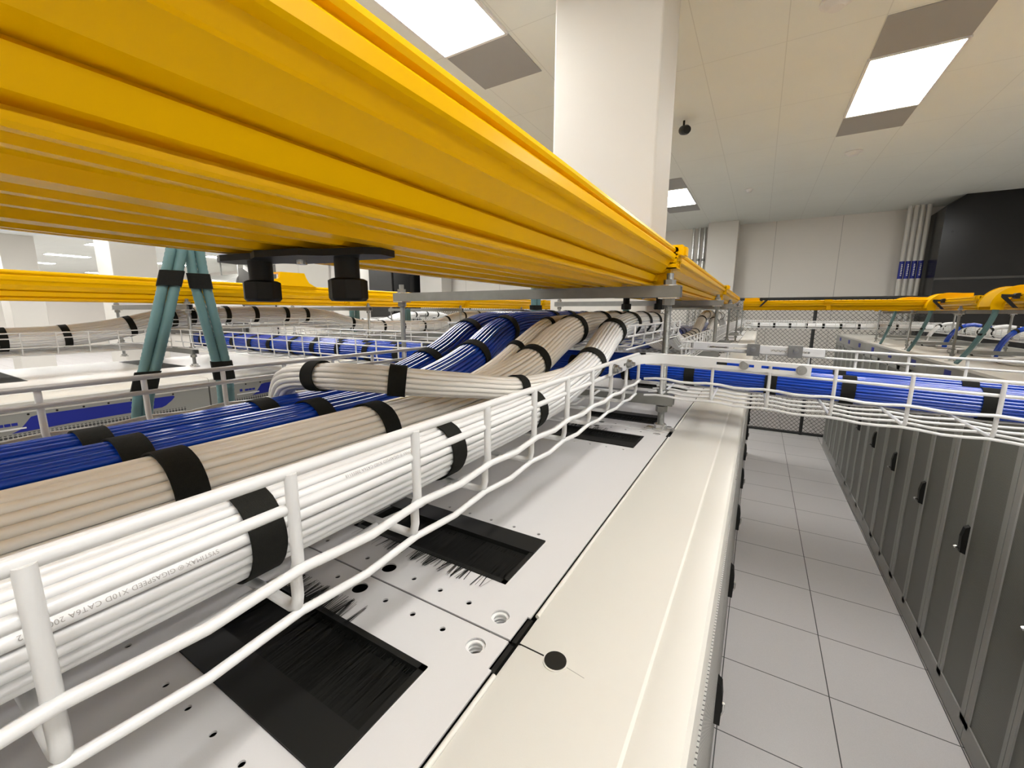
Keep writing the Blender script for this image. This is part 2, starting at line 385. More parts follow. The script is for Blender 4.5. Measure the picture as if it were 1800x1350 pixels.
def brush_opening(t, x0, x1, y0, y1, z, fringe, near=True, nb=420, cut=False):
    """black framed cable opening with two rows of bristles meeting over it; fringe = the side loose bristles stick out of"""
    f = MB(); w = 0.006
    f.box(x0, x1, y0, y0 + w, z - 0.02, z + 0.0012).box(x0, x1, y1 - w, y1, z - 0.02, z + 0.0012)
    f.box(x0, x0 + w, y0, y1, z - 0.02, z + 0.0012).box(x1 - w, x1, y0, y1, z - 0.02, z + 0.0012)
    if fringe > 0: f.box(x0, x1, y0, y0 + 0.034, z - 0.012, z + 0.0022)
    elif fringe < 0: f.box(x0, x1, y1 - 0.034, y1, z - 0.012, z + 0.0022)
    fr = f.build('opening_frame', M['black'], t, 0)
    b = MB()
    b.box(x0 + w, x1 - w, y0 + w, y1 - w, z - 0.016, z - 0.012 if cut else z + 0.0008)
    rnd = random.Random(int(1000 * (x0 + y0)))
    for i in range(nb):
        x = x0 + w + (x1 - x0 - 2 * w) * (i + rnd.random()) / nb
        a, c = (y0 + 0.03, y1 - w) if fringe >= 0 else (y1 - 0.03, y0 + w)
        dx = rnd.uniform(-0.006, 0.006)
        zz = z - 0.004 + rnd.uniform(-0.004, 0.002)
        wd = rnd.uniform(0.0003, 0.0009)
        b.add([(x - wd, a, z - 0.004), (x + wd, a, z - 0.004), (x + dx + wd * .4, c, zz), (x + dx - wd * .4, c, zz)], [(0, 1, 2, 3)])
    if near:
        s = 1 if fringe > 0 else -1
        ye = y1 if s > 0 else y0
        for i in range(230):
            q = rnd.random()
            if s < 0: x = x0 + (x1 - x0) * (0.05 + 0.90 * q)
            else: x = x0 + (x1 - x0) * (0.02 + 0.55 * q)
            if q > 0.45 and rnd.random() < (q - 0.45) * 1.5: continue
            if (int(q * 23) * 7919) % 5 == 0 and rnd.random() < 0.8: continue
            ln = rnd.uniform(0.017, 0.024); dx = 0.004 * math.sin(x * 300) + rnd.uniform(-0.0012, 0.0012); wd = rnd.uniform(0.0002, 0.0007)
            zz = z + 0.0016
            b.add([(x - wd, ye - s * 0.004, zz), (x + wd, ye - s * 0.004, zz), (x + dx + wd * .7, ye + s * ln, zz + 0.0006), (x + dx - wd * .7, ye + s * ln, zz + 0.0006)], [(0, 1, 2, 3)])
    b.build('bristles', M['bristle'], fr, 0)

PITCH = 0.79
ZT = -0.305
YJ = 0.293
def cab_row1(k):
    y0, y1 = YJ + k * PITCH, YJ + (k + 1) * PITCH
    near = k in (-1, 0)
    depth = 0.62 if k in (3,) else 1.2
    lab = ('cream-topped equipment cabinet beside the viewer, below the bottom edge of the photo' if k == -2 else
           'cream-topped equipment cabinet nearest the viewer, cut by the bottom edge' if k == -1 else
           'cream-topped equipment cabinet just beyond the joint with the black rubber disc' if k == 0 else
           ORD[k + 1] + ' cream-topped cabinet along the near left row, counting from the viewer')
    t = thing('equipment_cabinet', lab, 'cabinet', (-0.5, y0 + PITCH / 2, -H), 'cabinets of the near left row')
    g_ = 0.0012
    b = MB(); b.box(-depth, -0.02, y0 + g_, y1 - g_, -H + 0.02, ZT - 0.004, top=False)
    b.box(-depth, -0.02, y0 + 0.002, y1 - 0.002, ZT - 0.12, ZT - 0.118)
    b.build('body', M['inside'], t, 0)
    MB().box(-depth + 0.02, -0.05, y0 + 0.02, y1 - 0.02, -H, -H + 0.02).build('plinth', M['black'], t, 0)
    # top panel with brush openings, threaded holes and small holes
    pan = MB().box(-depth, -0.172, y0 + g_, y1 - g_, ZT - 0.0018, ZT).build('top_panel', M['panel'], t, 0)
    opens = [(-0.445, -0.221, y0 + 0.067, y0 + 0.170, -1), (-0.445, -0.221, y1 - 0.165, y1 - 0.062, 1)]
    if k == 0: opens[0] = (-0.478, -0.221, y0 + 0.067, y0 + 0.170, -1)
    if near or k == 1:
        c = MB(); o = Vector(t['_o'])
        for (a, bb, cc, d, s) in opens: c.box(a, bb, cc, d, ZT - 0.05, ZT + 0.05)
        for yy in (y0 + 0.022, y1 - 0.021):
            for i in range(14): c.cyl((-0.239 - i * 0.0395, yy, ZT - 0.05), (-0.239 - i * 0.0395, yy, ZT + 0.05), 0.0031, 12)
        for yy in (y0 + 0.183, y1 - 0.186):
            for i in range(14): c.cyl((-0.238 - i * 0.0395, yy, ZT - 0.05), (-0.238 - i * 0.0395, yy, ZT + 0.05), 0.0026, 12)
        for yy in (y0 + 0.022, y1 - 0.021):
            c.cyl((-0.1995, yy, ZT - 0.05), (-0.1995, yy, ZT + 0.05), 0.0095, 24)
            c.cyl((-0.3585, yy, ZT - 0.05), (-0.3585, yy, ZT + 0.05), 0.0088, 24)
        # notches where the panels meet the front rail
        c.box(-0.1755, -0.16, y0 - 0.01, y0 + 0.036, ZT - 0.05, ZT + 0.05); c.box(-0.1755, -0.16, y1 - 0.036, y1 + 0.01, ZT - 0.05, ZT + 0.05)
        boolean_cut(pan, c.build('cutter', M['black'], t, 0))
        for yy in (y0 + 0.022, y1 - 0.021):
            m = MB()
            for q in range(4):
                z = ZT - 0.0028 - q * 0.0042
                ring = [(-0.1995 + rr * math.cos(2 * PI * j / 28), yy + rr * math.sin(2 * PI * j / 28), zz) for rr, zz in ((0.0100, z), (0.0066, z), (0.0066, z - 0.0014), (0.0100, z - 0.0014)) for j in range(28)]
                m.add(ring, [(i * 28 + j, i * 28 + (j + 1) % 28, ((i + 1) % 4) * 28 + (j + 1) % 28, ((i + 1) % 4) * 28 + j) for i in range(4) for j in range(28)])
            m.tube([(-0.1995, yy, ZT - 0.0028), (-0.1995, yy, ZT - 0.020)], 0.0104, 28, cap=False)
            m.build('threaded_insert', M['white'], t, 60)
    for (a, bb, cc, d, s) in opens: brush_opening(t, a, bb, cc, d, ZT, s, near, 420 if near else 60, near or k == 1)
    # front rail: rounded folded profile in x, z
    zt = ZT
    prof = [(-0.168, zt - 0.006), (-0.166, zt - 0.001), (-0.163, zt + 0.0005), (-0.056, zt + 0.0005), (-0.0535, zt - 0.0012), (-0.0505, zt - 0.0012), (-0.048, zt - 0.0005),
            (-0.024, zt - 0.0005), (-0.019, zt - 0.002), (-0.0155, zt - 0.006), (-0.0145, zt - 0.012), (-0.0145, zt - 0.085), (-0.02, zt - 0.085), (-0.168, zt - 0.03)]
    MB().prism(prof, lambda u, a, b: (a, u, b), [y0, y1]).build('front_rail', M['cream'], t, 30)
    # raised bead along the seam
    MB().tube([(-0.1665, y0 + 0.04, zt + 0.0005), (-0.1665, y1 - 0.04, zt + 0.0005)], 0.0022, 10).build('seam_bead', M['cream'], t)
    if near:
        for e in (y0, y1):
            d = 1 if e == y0 else -1
            MB().box(-0.1740, -0.1695, e + d * 0.002, e + d * 0.036, zt - 0.012, zt - 0.0022).build('seam_gap_fill', M['black'], t, 0)  # black strip stands in for the dark open gap at the seam
    # perforated front door with handle
    d0 = -0.0145
    MB().box(-0.03, d0 + 0.002, y0 + 0.004, y1 - 0.004, -H + 0.05, zt - 0.09).build('door', M['perf_light'], t, 0)
    yh = y0 + 0.40
    hp = MB().prism([(0.0, -1.47), (0.020, -1.47), (0.022, -1.36), (0.016, -1.31), (0.0, -1.295)], lambda u, a, b: (d0 + 0.002 + a, u, b), [yh - 0.02, yh + 0.02]).build('door_handle', M['black'], t, 0)
    MB().tube([(d0 + 0.020, yh, -1.44), (d0 + 0.027, yh, -1.42), (d0 + 0.027, yh, -1.39)], 0.006, 10).build('lock', M['zinc'], hp)
for k in range(-2, 10): cab_row1(k)
# rubber disc and slot on the joint between the two nearest cabinets
t = thing('rubber_grommet', 'black rubber disc set in the cream rail at the cabinet joint', 'grommet', (-0.128, 0.293, ZT))
MB().cyl((-0.128, 0.293, ZT - 0.01), (-0.128, 0.293, ZT + 0.0022), 0.0098, 32).build('disc', M['black'], t)
MB().cyl((-0.128, 0.293, ZT - 0.01), (-0.128, 0.293, ZT + 0.0014), 0.0112, 32).build('rim', M['cream'], t)
#X MB().add([(-0.166, 0.2925, ZT + 0.0008), (-0.166, 0.2945, ZT + 0.0008), (-0.139, 0.2940, ZT + 0.0008), (-0.139, 0.2925, ZT + 0.0008), (-0.166, 0.2925, ZT), (-0.166, 0.2945, ZT), (-0.139, 0.2940, ZT), (-0.139, 0.2925, ZT)], [(0, 1, 2, 3), (7, 6, 5, 4), (0, 3, 7, 4), (1, 5, 6, 2), (0, 4, 5, 1), (3, 2, 6, 7)])
sl = MB(); sl.bar((-0.166, 0.2938, ZT + 0.0004), (-0.139, 0.2934, ZT + 0.0004), 0.0013, 0.0009); sl.build('slit', M['black'], t, 0)
sl = MB(); sl.bar((-0.118, 0.2925, ZT + 0.0004), (-0.100, 0.2900, ZT + 0.0004), 0.0005, 0.0006); sl.build('thin_slit', M['greyface'], t, 0)

ZR = -0.365
XRF = 1.225
def cab_rowR(k):
    y0 = 3.07 + k * PITCH; y1 = y0 + PITCH
    lab = 'grey perforated double-door cabinet of the right row, ' + ORD[k + 3] + ' counting from the viewer'
    t = thing('equipment_cabinet', lab, 'cabinet', (XRF + 0.6, y0 + PITCH / 2, -H), 'cabinets of the right row')
    MB().box(XRF + 0.03, XRF + 1.2, y0 + 0.002, y1 - 0.002, -H + 0.06, ZR - 0.004).build('body', M['body'], t, 0)
    MB().box(XRF + 0.012, XRF + 1.15, y0 + 0.002, y1 - 0.002, -H, -H + 0.012).build('plinth', M['black'], t, 0)
    MB().box(XRF + 0.004, XRF + 1.19, y0 + 0.002, y1 - 0.002, -H + 0.012, -H + 0.11).build('kick_plate', M['strip'], t, 0)
    MB().box(XRF + 0.0, XRF + 1.2, y0 + 0.001, y1 - 0.001, ZR - 0.02, ZR).build('top_panel', M['cream'], t, 0)
    MB().box(XRF + 0.002, XRF + 0.03, y0 + 0.002, y1 - 0.002, ZR - 0.14, ZR - 0.022).build('header', M['greyface'], t, 0)
    ym = (y0 + y1) / 2
    for i, (a, b) in enumerate(((y0 + 0.003, ym - 0.002), (ym + 0.002, y1 - 0.003))):
        d = MB()
        za, zb = -H + 0.115, ZR - 0.145
        w = 0.05 if i == 0 else 0.05
        wi = 0.03
        d.box(XRF, XRF + 0.028, a, a + (w if i == 0 else wi), za, zb).box(XRF, XRF + 0.028, b - (wi if i == 0 else w), b, za, zb)
        d.box(XRF, XRF + 0.028, a, b, za, za + 0.04).box(XRF, XRF + 0.028, a, b, zb - 0.04, zb)
        dr = d.build('door', M['strip'], t, 0)
        MB().box(XRF + 0.008, XRF + 0.012, a + 0.03, b - 0.03, za + 0.04, zb - 0.04).build('mesh_panel', M['perf_dark'], dr, 0)
        if i == 0:
            hy = ym - 0.012
            hd = MB().prism([(0.0, -1.47), (-0.026, -1.46), (-0.030, -1.36), (-0.02, -1.30), (0.0, -1.285)], lambda u, p, q: (XRF + p, u, q), [hy - 0.018, hy + 0.018]).build('door_handle', M['black'], dr, 0)
            MB().tube([(XRF - 0.03, hy - 0.004, -1.44), (XRF - 0.046, hy - 0.01, -1.435), (XRF - 0.05, hy - 0.012, -1.425)], 0.008, 10).build('lock', M['zinc'], hd)
    MB().box(XRF - 0.001, XRF + 0.004, y0 + 0.30, y0 + 0.42, ZR - 0.10, ZR - 0.045).build('label', M['tape'], t, 0)
    brush_opening(t, XRF + 0.42, XRF + 0.70, y0 + 0.07, y0 + 0.19, ZR, 0, False, 30)
    brush_opening(t, XRF + 0.42, XRF + 0.70, y1 - 0.19, y1 - 0.07, ZR, 0, False, 30)
for k in range(-3, 8): cab_rowR(k)

X2F = -2.17
Y2J = 0.905
def cab_row2(k):
    y0 = Y2J + k * PITCH; y1 = y0 + PITCH
    lab = ('grey cabinet with blue tape on its face, nearest in the second row, left edge' if k == -1 else
           'second-row grey cabinet with blue tape, right of the vertical face seam' if k == 0 else
           ORD[max(k, 0) + 1] + ' cabinet of the second row to the left, counting from the viewer' if k > 0 else
           'second-row cabinet cut by the left edge of the photo')
    t = thing('equipment_cabinet', lab, 'cabinet', (X2F - 0.6, y0 + PITCH / 2, -H), 'cabinets of the second row on the left')
    MB().box(X2F - 1.2, X2F - 0.03, y0 + 0.002, y1 - 0.002, -H, ZT - 0.004).build('body', M['body'], t, 0)
    prof = [(-0.16, ZT - 0.006), (-0.158, ZT), (-0.012, ZT), (-0.004, ZT - 0.003), (0, ZT - 0.008), (0, ZT - 0.023), (-0.006, ZT - 0.025), (-0.16, ZT - 0.025)]
    MB().prism(prof, lambda u, a, b: (X2F + a, u, b), [y0 + 0.001, y1 - 0.001]).build('front_rail', M['cream'], t, 30)
    MB().box(X2F - 1.2, X2F - 0.162, y0 + 0.001, y1 - 0.001, ZT - 0.004, ZT).build('top_panel', M['gloss'], t, 0)
    MB().box(X2F - 0.03, X2F - 0.012, y0 + 0.003, y1 - 0.003, ZT - 0.040, ZT - 0.028).build('shadow_gap', M['body'], t, 0)
    d = MB().box(X2F - 0.03, X2F - 0.002, y0 + 0.003, y1 - 0.003, -H + 0.06, ZT - 0.040).build('door', M['greyface'], t, 0)
    zt = ZT - 0.040
    MB().box(X2F - 0.004, X2F + 0.001, y0 + 0.004, y1 - 0.004, zt - 0.005, zt).build('door_lip', M['cream'], d, 0)
    hs = MB()
    for i in range(8): hs.cyl((X2F - 0.004, y0 + 0.16 + i * 0.07, zt - 0.012), (X2F - 0.0005, y0 + 0.16 + i * 0.07, zt - 0.012), 0.0035, 10)
    hs.build('door_holes', M['black'], d)
    ta, tb = y0 + 0.235, y0 + 0.655
    MB().prism([(ta - 0.05, zt - 0.072), (ta - 0.03, zt - 0.062), (ta, zt - 0.022), (ta + 0.02, zt - 0.018), (tb - 0.004, zt - 0.018), (tb, zt - 0.024), (tb - 0.01, zt - 0.036), (tb - 0.035, zt - 0.056), (tb - 0.05, zt - 0.062), (ta + 0.1, zt - 0.066)],
               lambda u, a, b: (X2F - 0.002 + u, a, b), [0, 0.0012]).build('blue_tape', M['tape'], d, 0)
    mk = MB()
    for q, w in ((0, 0.012), (0.024, 0.016), (0.042, 0.014), (0.058, 0.014)): mk.box(X2F - 0.002, X2F - 0.0012, y0 + 0.13 + q, y0 + 0.13 + q + w, zt - 0.046, zt - 0.036 if q else zt - 0.033)
    mk.build('badge_print', M['tape'], d, 0)
    MB().box(X2F - 0.002, X2F + 0.001, y0 + 0.115, y0 + 0.22, zt - 0.060, zt - 0.055).build('badge_underline', M['white'], d, 0)
    MB().box(X2F - 0.003, X2F - 0.001, y0 + 0.10, y1 - 0.10, -H + 0.2, zt - 0.076).build('mesh_panel', M['perf_grey'], d, 0)
    brush_opening(t, X2F - 1.15, X2F - 0.58, y0 + 0.02, y0 + 0.14, ZT, 0, False, 30)
    if k == -1: brush_opening(t, X2F - 1.08, X2F - 0.58, y0 + 0.25, y0 + 0.34, ZT, 0, False, 30)
for k in range(-2, 9): cab_row2(k)
def cab_plain(x1, k):
    y0 = 0.4 + k * PITCH; y1 = y0 + PITCH
    t = thing('equipment_cabinet', 'pale-topped cabinet of the third row, half hidden behind the trays, ' + ORD[k - 4] + ' from the viewer', 'cabinet', (x1 - 0.6, y0 + PITCH / 2, -H), 'cabinets of the third row on the left')
    MB().box(x1 - 1.2, x1, y0 + 0.002, y1 - 0.002, -H, ZT - 0.03).build('body', M['body'], t, 0)
    MB().box(x1 - 1.2, x1 + 0.005, y0 + 0.001, y1 - 0.001, ZT - 0.03, ZT).build('top_panel', M['cream'], t, 0)
    brush_opening(t, x1 - 0.52, x1 - 0.24, y0 + 0.07, y0 + 0.19, ZT, 0, False, 10)
for k in range(4, 11): cab_plain(-4.75, k)

# ------------------------------------------------------------------ wire trays
def wire_tray(label, fn, us, width, group=None, wall=0.10, rails=(0.10, 0.076, 0.033), rw=0.0033, separate=False, loc=(0, 0, 0), skip_near=None, ends=None, nb=12, name='wire_cable_tray', pitch=0.112, near_wall=True, far_wall=True, far_mat=None, nn=8):
    t = thing(name, label, 'cable tray', loc, group)
    u0, u1 = us
    k0 = int(math.ceil((u0 - 0.03) / pitch)); ks = [0.03 + k * pitch for k in range(k0 - 1, int(u1 / pitch) + 2) if u0 - 1e-6 <= 0.03 + k * pitch <= u1 + 1e-6]
    def longi(v, w, amp, a=u0, b=u1):
        st = 0.028 if separate else 0.112
        n = max(2, int((b - a) / st)); out = []
        for i in range(n + 1):
            u = a + (b - a) * i / n
            out.append(fn(u, v, w + (amp * math.cos(2 * PI * (u - 0.03) / pitch) if separate else 0)))
        return out
    groups = {'side_wire': [], 'bottom_wire': [], 'cross_wire': []}
    for s, v, on in ((1, 0.0, near_wall), (-1, width, far_wall)):
        if not on: continue
        for i, w in enumerate(rails):
            groups['side_wire'].append((longi(v + s * (0.003 if i < 2 else -0.004), w, 0.0 if i < 2 else 0.0022), rw if i == 0 else rw * 0.86, s))
    for i in range(nb + 1):
        groups['bottom_wire'].append((longi(width * i / nb * 0.985 + width * 0.0075, -0.003, 0.0022), rw * 0.78, 1))
    for u in ks:
        r_ = 0.007; pts = []
        if near_wall: pts += [(0.0, rails[0]), (0.0, rails[-1] + 0.006), (0.004, rails[-1] - 0.004), (0.004, 0.012), (0.006, 0.004), (0.012, 0.001)]
        pts += [(width * 0.25, 0.001), (width * 0.5, 0.001), (width * 0.75, 0.001)]
        if far_wall: pts += [(width - 0.012, 0.001), (width - 0.006, 0.004), (width - 0.004, 0.012), (width - 0.004, rails[-1] - 0.004), (width, rails[-1] + 0.006), (width, rails[0])]
        groups['cross_wire'].append(([fn(u, a, b) for a, b in pts], rw * 0.92, 1))
    for gname, lst in groups.items():
        if separate:
            for pts, r, s in lst:
                MB().tube(pts, r, 14).build(gname, (far_mat if (far_mat and s < 0) else M['white_wire']), t)
        else:
            for sd in sorted({q[2] for q in lst}):
                m = MB()
                for pts, r, s in lst:
                    if s == sd: m.tube(pts, r, nn if rw > 0.003 else 5)
                m.build(gname + 's', M['white_wire'], t)
    return t
ZB = -0.2015
main_tray = wire_tray('white wire cable tray nearest the viewer, holding the white, beige and blue bundles', lambda u, v, w: (-0.248 - v, u, ZB + w), (-0.95, 1.04), 0.572, separate=True, rw=0.0042, loc=(-0.53, 0.4, ZB), far_mat=M['grey_wire'])
wire_tray('short raised wire tray carrying the bundles over the crossing tray', lambda u, v, w: (-0.262 - v, u, -0.085 + w), (0.98, 1.74), 0.545, wall=0.05, rails=(0.052, 0.028), loc=(-0.53, 1.3, -0.085), rw=0.003)
wire_tray('white wire tray continuing along the near left row beyond the crossing', lambda u, v, w: (-0.248 - v, u, ZB + w), (1.66, 8.9), 0.385, loc=(-0.53, 4, ZB), rw=0.0031)
def brf(u, v, w):  # crossing tray, u = x, sags towards the right row
    return (u, 1.05 + v - 0.09 * max(0.0, min(u, 0.6) + 0.05), ZB + w - 0.022 * max(0.0, u + 0.2))
cross_tray = wire_tray('white wire tray crossing the right aisle with blue cables', brf, (-0.235, 1.75), 0.525, separate=True, loc=(0.4, 1.3, ZB), rw=0.0036, rails=(0.10, 0.076, 0.040), nb=10)
wire_tray('white wire tray crossing the left aisle with blue cables', brf, (-2.84, -0.83), 0.525, loc=(-1.8, 1.3, ZB), rw=0.003, nb=8)
wire_tray('wire tray of the second row with the thick white bundle', lambda u, v, w: (-2.87 - v, u, ZB + w), (-0.2, 1.04), 0.572, loc=(-3.1, 0.5, ZB), rw=0.0031)
wire_tray('raised wire tray of the second row under the white hump', lambda u, v, w: (-2.88 - v, u, -0.10 + w), (1.0, 2.1), 0.545, wall=0.05, rails=(0.052, 0.028), loc=(-3.1, 1.5, -0.1), rw=0.003)
wire_tray('wire tray of the second row beyond the crossing', lambda u, v, w: (-2.87 - v, u, ZB + w), (1.62, 9.4), 0.572, loc=(-3.1, 5, ZB), rw=0.0031)
wire_tray('distant white wire tray over the third row', lambda u, v, w: (-5.35 - v, u, ZB + w), (3.6, 9.4), 0.572, loc=(-5.6, 5, ZB), rw=0.0033)
wire_tray('white wire tray along the right row behind the drop cables', lambda u, v, w: (2.02 + v, u, -0.25 + w), (2.2, 9.4), 0.572, loc=(2.3, 5, -0.25), rw=0.0033)
wire_tray('thin white tray crossing the far end of the right aisle', lambda u, v, w: (u, 7.35 + v, -0.22 + w), (-0.2, 2.0), 0.45, loc=(0.9, 7.5, -0.22), rw=0.004, nb=6)

# splice plates on the crossing tray ------------------------------
def slot_plate(t, ctr_pts, zlo, zhi, slots, name='splice_plate', th=0.002):
    """flat bar following ctr_pts (x,y,zoffset); slots = list of (s0,s1) fractions cut by leaving rows of faces out"""
    pts = [Vector(p) for p in ctr_pts]
    m = MB(); n = len(pts); h = zhi - zlo
    lev = [0, 0.36, 0.64, 1]
    fr = [0.0]
    for i in range(1, n): fr.append(fr[-1] + (pts[i] - pts[i - 1]).length)
    tot = fr[-1]; fr = [f / tot for f in fr]
    vs = []; 
    for i, p in enumerate(pts):
        T = nrm(pts[min(i + 1, n - 1)] - pts[max(i - 1, 0)]); nn_ = nrm(T.cross(Vector((0, 0, 1)))) * th / 2
        for l in lev: vs.append(p + Vector((0, 0, zlo + h * l)) + nn_)
        for l in lev: vs.append(p + Vector((0, 0, zlo + h * l)) - nn_)
    fs = []
    def hole(i): 
        mid = (fr[i] + fr[i + 1]) / 2
        return any(a < mid < b for a, b in slots)
    for i in range(n - 1):
        a = i * 8; b = (i + 1) * 8
        for l in range(3):
            if l == 1 and hole(i):
                continue
            fs.append((a + l, b + l, b + l + 1, a + l + 1)); fs.append((a + 4 + l, a + 5 + l, b + 5 + l, b + 4 + l))
        fs.append((a, a + 4, b + 4, b)); fs.append((a + 3, b + 3, b + 7, a + 7))
        if hole(i):
            fs.append((a + 1, b + 1, b + 5, a + 5)); fs.append((a + 2, a + 6, b + 6, b + 2))
            if i == 0 or not hole(i - 1): fs.append((a + 1, a + 5, a + 6, a + 2))
            if i == n - 2 or not hole(i + 1): fs.append((b + 1, b + 2, b + 6, b + 5))
    fs.append((0, 1, 2, 3, 7, 6, 5, 4)); e = (n - 1) * 8; fs.append((e, e + 4, e + 5, e + 6, e + 7, e + 3, e + 2, e + 1))
    m.add(vs, fs)
    return m.build(name, M['white_wire'], t, 30)
def hexbolt(t, p, d, r=0.0082, l=0.014):
    p = Vector(p); d = nrm(Vector(d))
    b = MB().cyl(p, p + d * l * 0.5, r, 6); b.cyl(p - d * 0.003, p + d * 0.001, r * 1.2, 16); b.cyl(p, p + d * l, r * 0.5, 10)
    b.build('bolt', M['bolt'], t, 30)
t = thing('splice_bar', 'white slotted curved bar bolted where the near tray meets the crossing tray', 'splice bar', (-0.15, 1.04, -0.11))
def arcpath():
    pts = []
    for i in range(13): pts.append((-0.2405, 0.775 + 0.195 * i / 12, 0))
    for i in range(1, 12):
        a = (PI / 2) * i / 12
        pts.append((-0.2405 + 0.07 * (1 - math.cos(a)), 0.97 + 0.072 * math.sin(a), 0))
    for i in range(41): x = -0.17 + 0.271 * i / 40; pts.append((x, 1.0425 - 0.09 * max(0, x + 0.05), -0.022 * max(0, x + 0.2)))
    return pts
ap = arcpath()
slot_plate(t, ap, -0.1215, -0.0995, [(0.02, 0.10), (0.165, 0.27), (0.69, 0.825), (0.85, 0.974)])
hexbolt(t, (-0.237, 0.80, -0.110), (1, -0.1, 0)); hexbolt(t, (-0.237, 0.90, -0.110), (1, -0.1, 0))
hexbolt(t, (-0.020, 1.039, -0.1145), (0, -1, 0.1)); hexbolt(t, (0.084, 1.0285, -0.1168), (0, -1, 0.1))
t = thing('splice_bar', 'white slotted bar bolted on the far side of the crossing tray', 'splice bar', (0.0, 1.57, -0.11))
slot_plate(t, [(-0.19 + 0.37 * i / 40, 1.566 - 0.09 * max(0, -0.14 + 0.37 * i / 40), -0.022 * max(0, -0.19 + 0.37 * i / 40 + 0.2)) for i in range(41)], -0.124, -0.102, [(0.12, 0.45), (0.62, 0.9)])
for x in (-0.008, 0.105):
    MB().box(x - 0.018, x + 0.018, 1.536, 1.563, -0.137, -0.099).build('clamp_block', M['steel'], t)
    hexbolt(t, (x, 1.536, -0.115), (0, -1, 0), 0.007)

# ------------------------------------------------------------------ trapeze supports
def support(label, xr, xl, y, zf, zlow, zup, group, r=0.0085, ztop=None):
    t = thing('tray_support', label, 'support', ((xr + xl) / 2, y, zf), group)
    for x in (xr, xl):
        rd = MB().cyl((x, y, zf + 0.004), (x, y, zup + 0.030), r, 14).build('threaded_rod', M['rod'], t)
        for z, hh in ((zup, 0.014), (zup - 0.047, 0.015), (zlow, 0.012), (zlow - 0.047, 0.015)):
            MB().cyl((x, y, z), (x, y, z + hh), r * 1.75, 6).build('nut', M['steel'], rd, 20)
        MB().box(x - 0.022, x + 0.022, y - 0.022, y + 0.022, zup - 0.032, zup - 0.029).build('washer', M['zinc'], rd, 20)
        MB().cyl((x, y, zup - 0.0005), (x, y, zup + 0.002), r * 2.3, 20).build('washer', M['zinc'], rd, 20)
        f = MB().box(x - 0.034, x + 0.034, y - 0.011, y + 0.011, zf, zf + 0.005)
        f.cyl((x, y, zf), (x, y, zf + 0.0055), 0.021, 20); f.cyl((x, y, zf + 0.003), (x, y, zf + 0.016), r * 1.9, 6)
        f.cyl((x + 0.022, y, zf + 0.003), (x + 0.022, y, zf + 0.011), 0.007, 6)
        f.build('foot', M['zinc'], rd, 20)
    for nm, z in (('upper_channel', zup), ('lower_channel', zlow)):
        c = MB()
        a, b = xl - 0.028, xr + 0.028
        prof = [(-0.016, 0), (0.016, 0), (0.016, -0.028), (0.009, -0.028), (0.009, -0.025), (0.0135, -0.025), (0.0135, -0.0025), (-0.0135, -0.0025), (-0.0135, -0.025), (-0.009, -0.025), (-0.009, -0.028), (-0.016, -0.028)]
        c.prism([(q, z + p) for q, p in prof], lambda u, p, q: (u, y + p, q), [a, b])
        c.build(nm, M['steel'], t, 0)
for i, y in enumerate((1.108, 2.49, 3.56, 4.95, 6.4)):
    xl = -1.12 if i != 99 else -0.85
    support(['grey threaded-rod trapeze support nearest the viewer, under the first yellow joint', 'second grey rod support along the near left row', 'third grey rod support along the near left row', 'fourth grey rod support along the near left row', 'fifth grey rod support along the near left row'][i],
            -0.2, xl, y, ZT, -0.2085, 0.066, 'rod supports of the near left row')
for i, y in enumerate((1.07, 2.3, 3.5, 4.8, 6.2)):
    support(ORD[i] + ' rod support along the second row, counting from the left', -2.7, -3.72, y, ZT, -0.206, 0.037, 'rod supports of the second row')
for i, y in enumerate((4.2, 5.8, 7.4)):
    support(ORD[i] + ' rod support under the distant third-row tray, counting from the left', -5.28, -5.98, y, ZT, -0.2075, -0.06, 'rod supports of the third row')
for i, y in enumerate((3.3, 4.45, 5.6, 6.9)):
    support(ORD[i] + ' rod support under the right row trough, counting from the viewer', 1.30, 1.98, y, ZR, -0.275, 0.026, 'rod supports of the right row')

# ------------------------------------------------------------------ yellow fibre troughs
R_IN = [(-0.256, .068), (-.250, .068), (-.2478, .0700), (-.2478, .0735), (-.2560, .0750), (-.2560, .0778), (-.2450, .0800), (-.2375, .0940), (-.2420, .0975), (-.2330, .0990), (-.2240, .1000), (-.2105, .1115), (-.2065, .1135), (-.2070, .1165), (-.2030, .1275), (-.1945, .1285), (-.1925, .1310), (-.1920, .1410), (-.1935, .1430), (-.1985, .1445), (-.1985, .1475), (-.1940, .1490), (-.1925, .1530), (-.1945, .1585), (-.2000, .1605), (-.2055, .1590)]
CX = -0.4055
def trough_profile(hs=1.0, zb=0.068, cx=CX):
    right = [(x - CX + cx, zb + (z - 0.068) * hs) for x, z in R_IN]
    bot = [(-.272, .0665), (-.276, .069), (-.318, .069), (-.323, .0655), (-.340, .0655), (-.345, .069), (-.376, .069), (-.380, .0675), (-.386, .0675), (-.390, .0695)]
    bot = [(x, z) for x, z in bot]
    botL = [(2 * CX - x, z) for x, z in bot[::-1]]
    bt = [(x - CX + cx, zb + (z - 0.068) * hs) for x, z in bot + botL]
    left = [(2 * cx - x, z) for x, z in right]
    outer = left[::-1] + bt[::-1] + right            # left lip -> bottom -> right lip
    # inner skin
    inner = [(x - 0.009 if x > cx else x + 0.009, z) for x, z in right[::-1][:10:3]]
    ir = [(cx + 0.197 - 0.0, 0)]
    inn = [(right[-1][0] - 0.001, right[-1][1] - 0.004), (cx + 0.192, zb + 0.050 * hs), (cx + 0.150, zb + 0.010 * hs), (cx + 0.140, zb + 0.006 * hs)]
    inl = [(2 * cx - x, z) for x, z in inn[::-1]]
    return left[::-1] + bt[::-1] + right + inn + inl
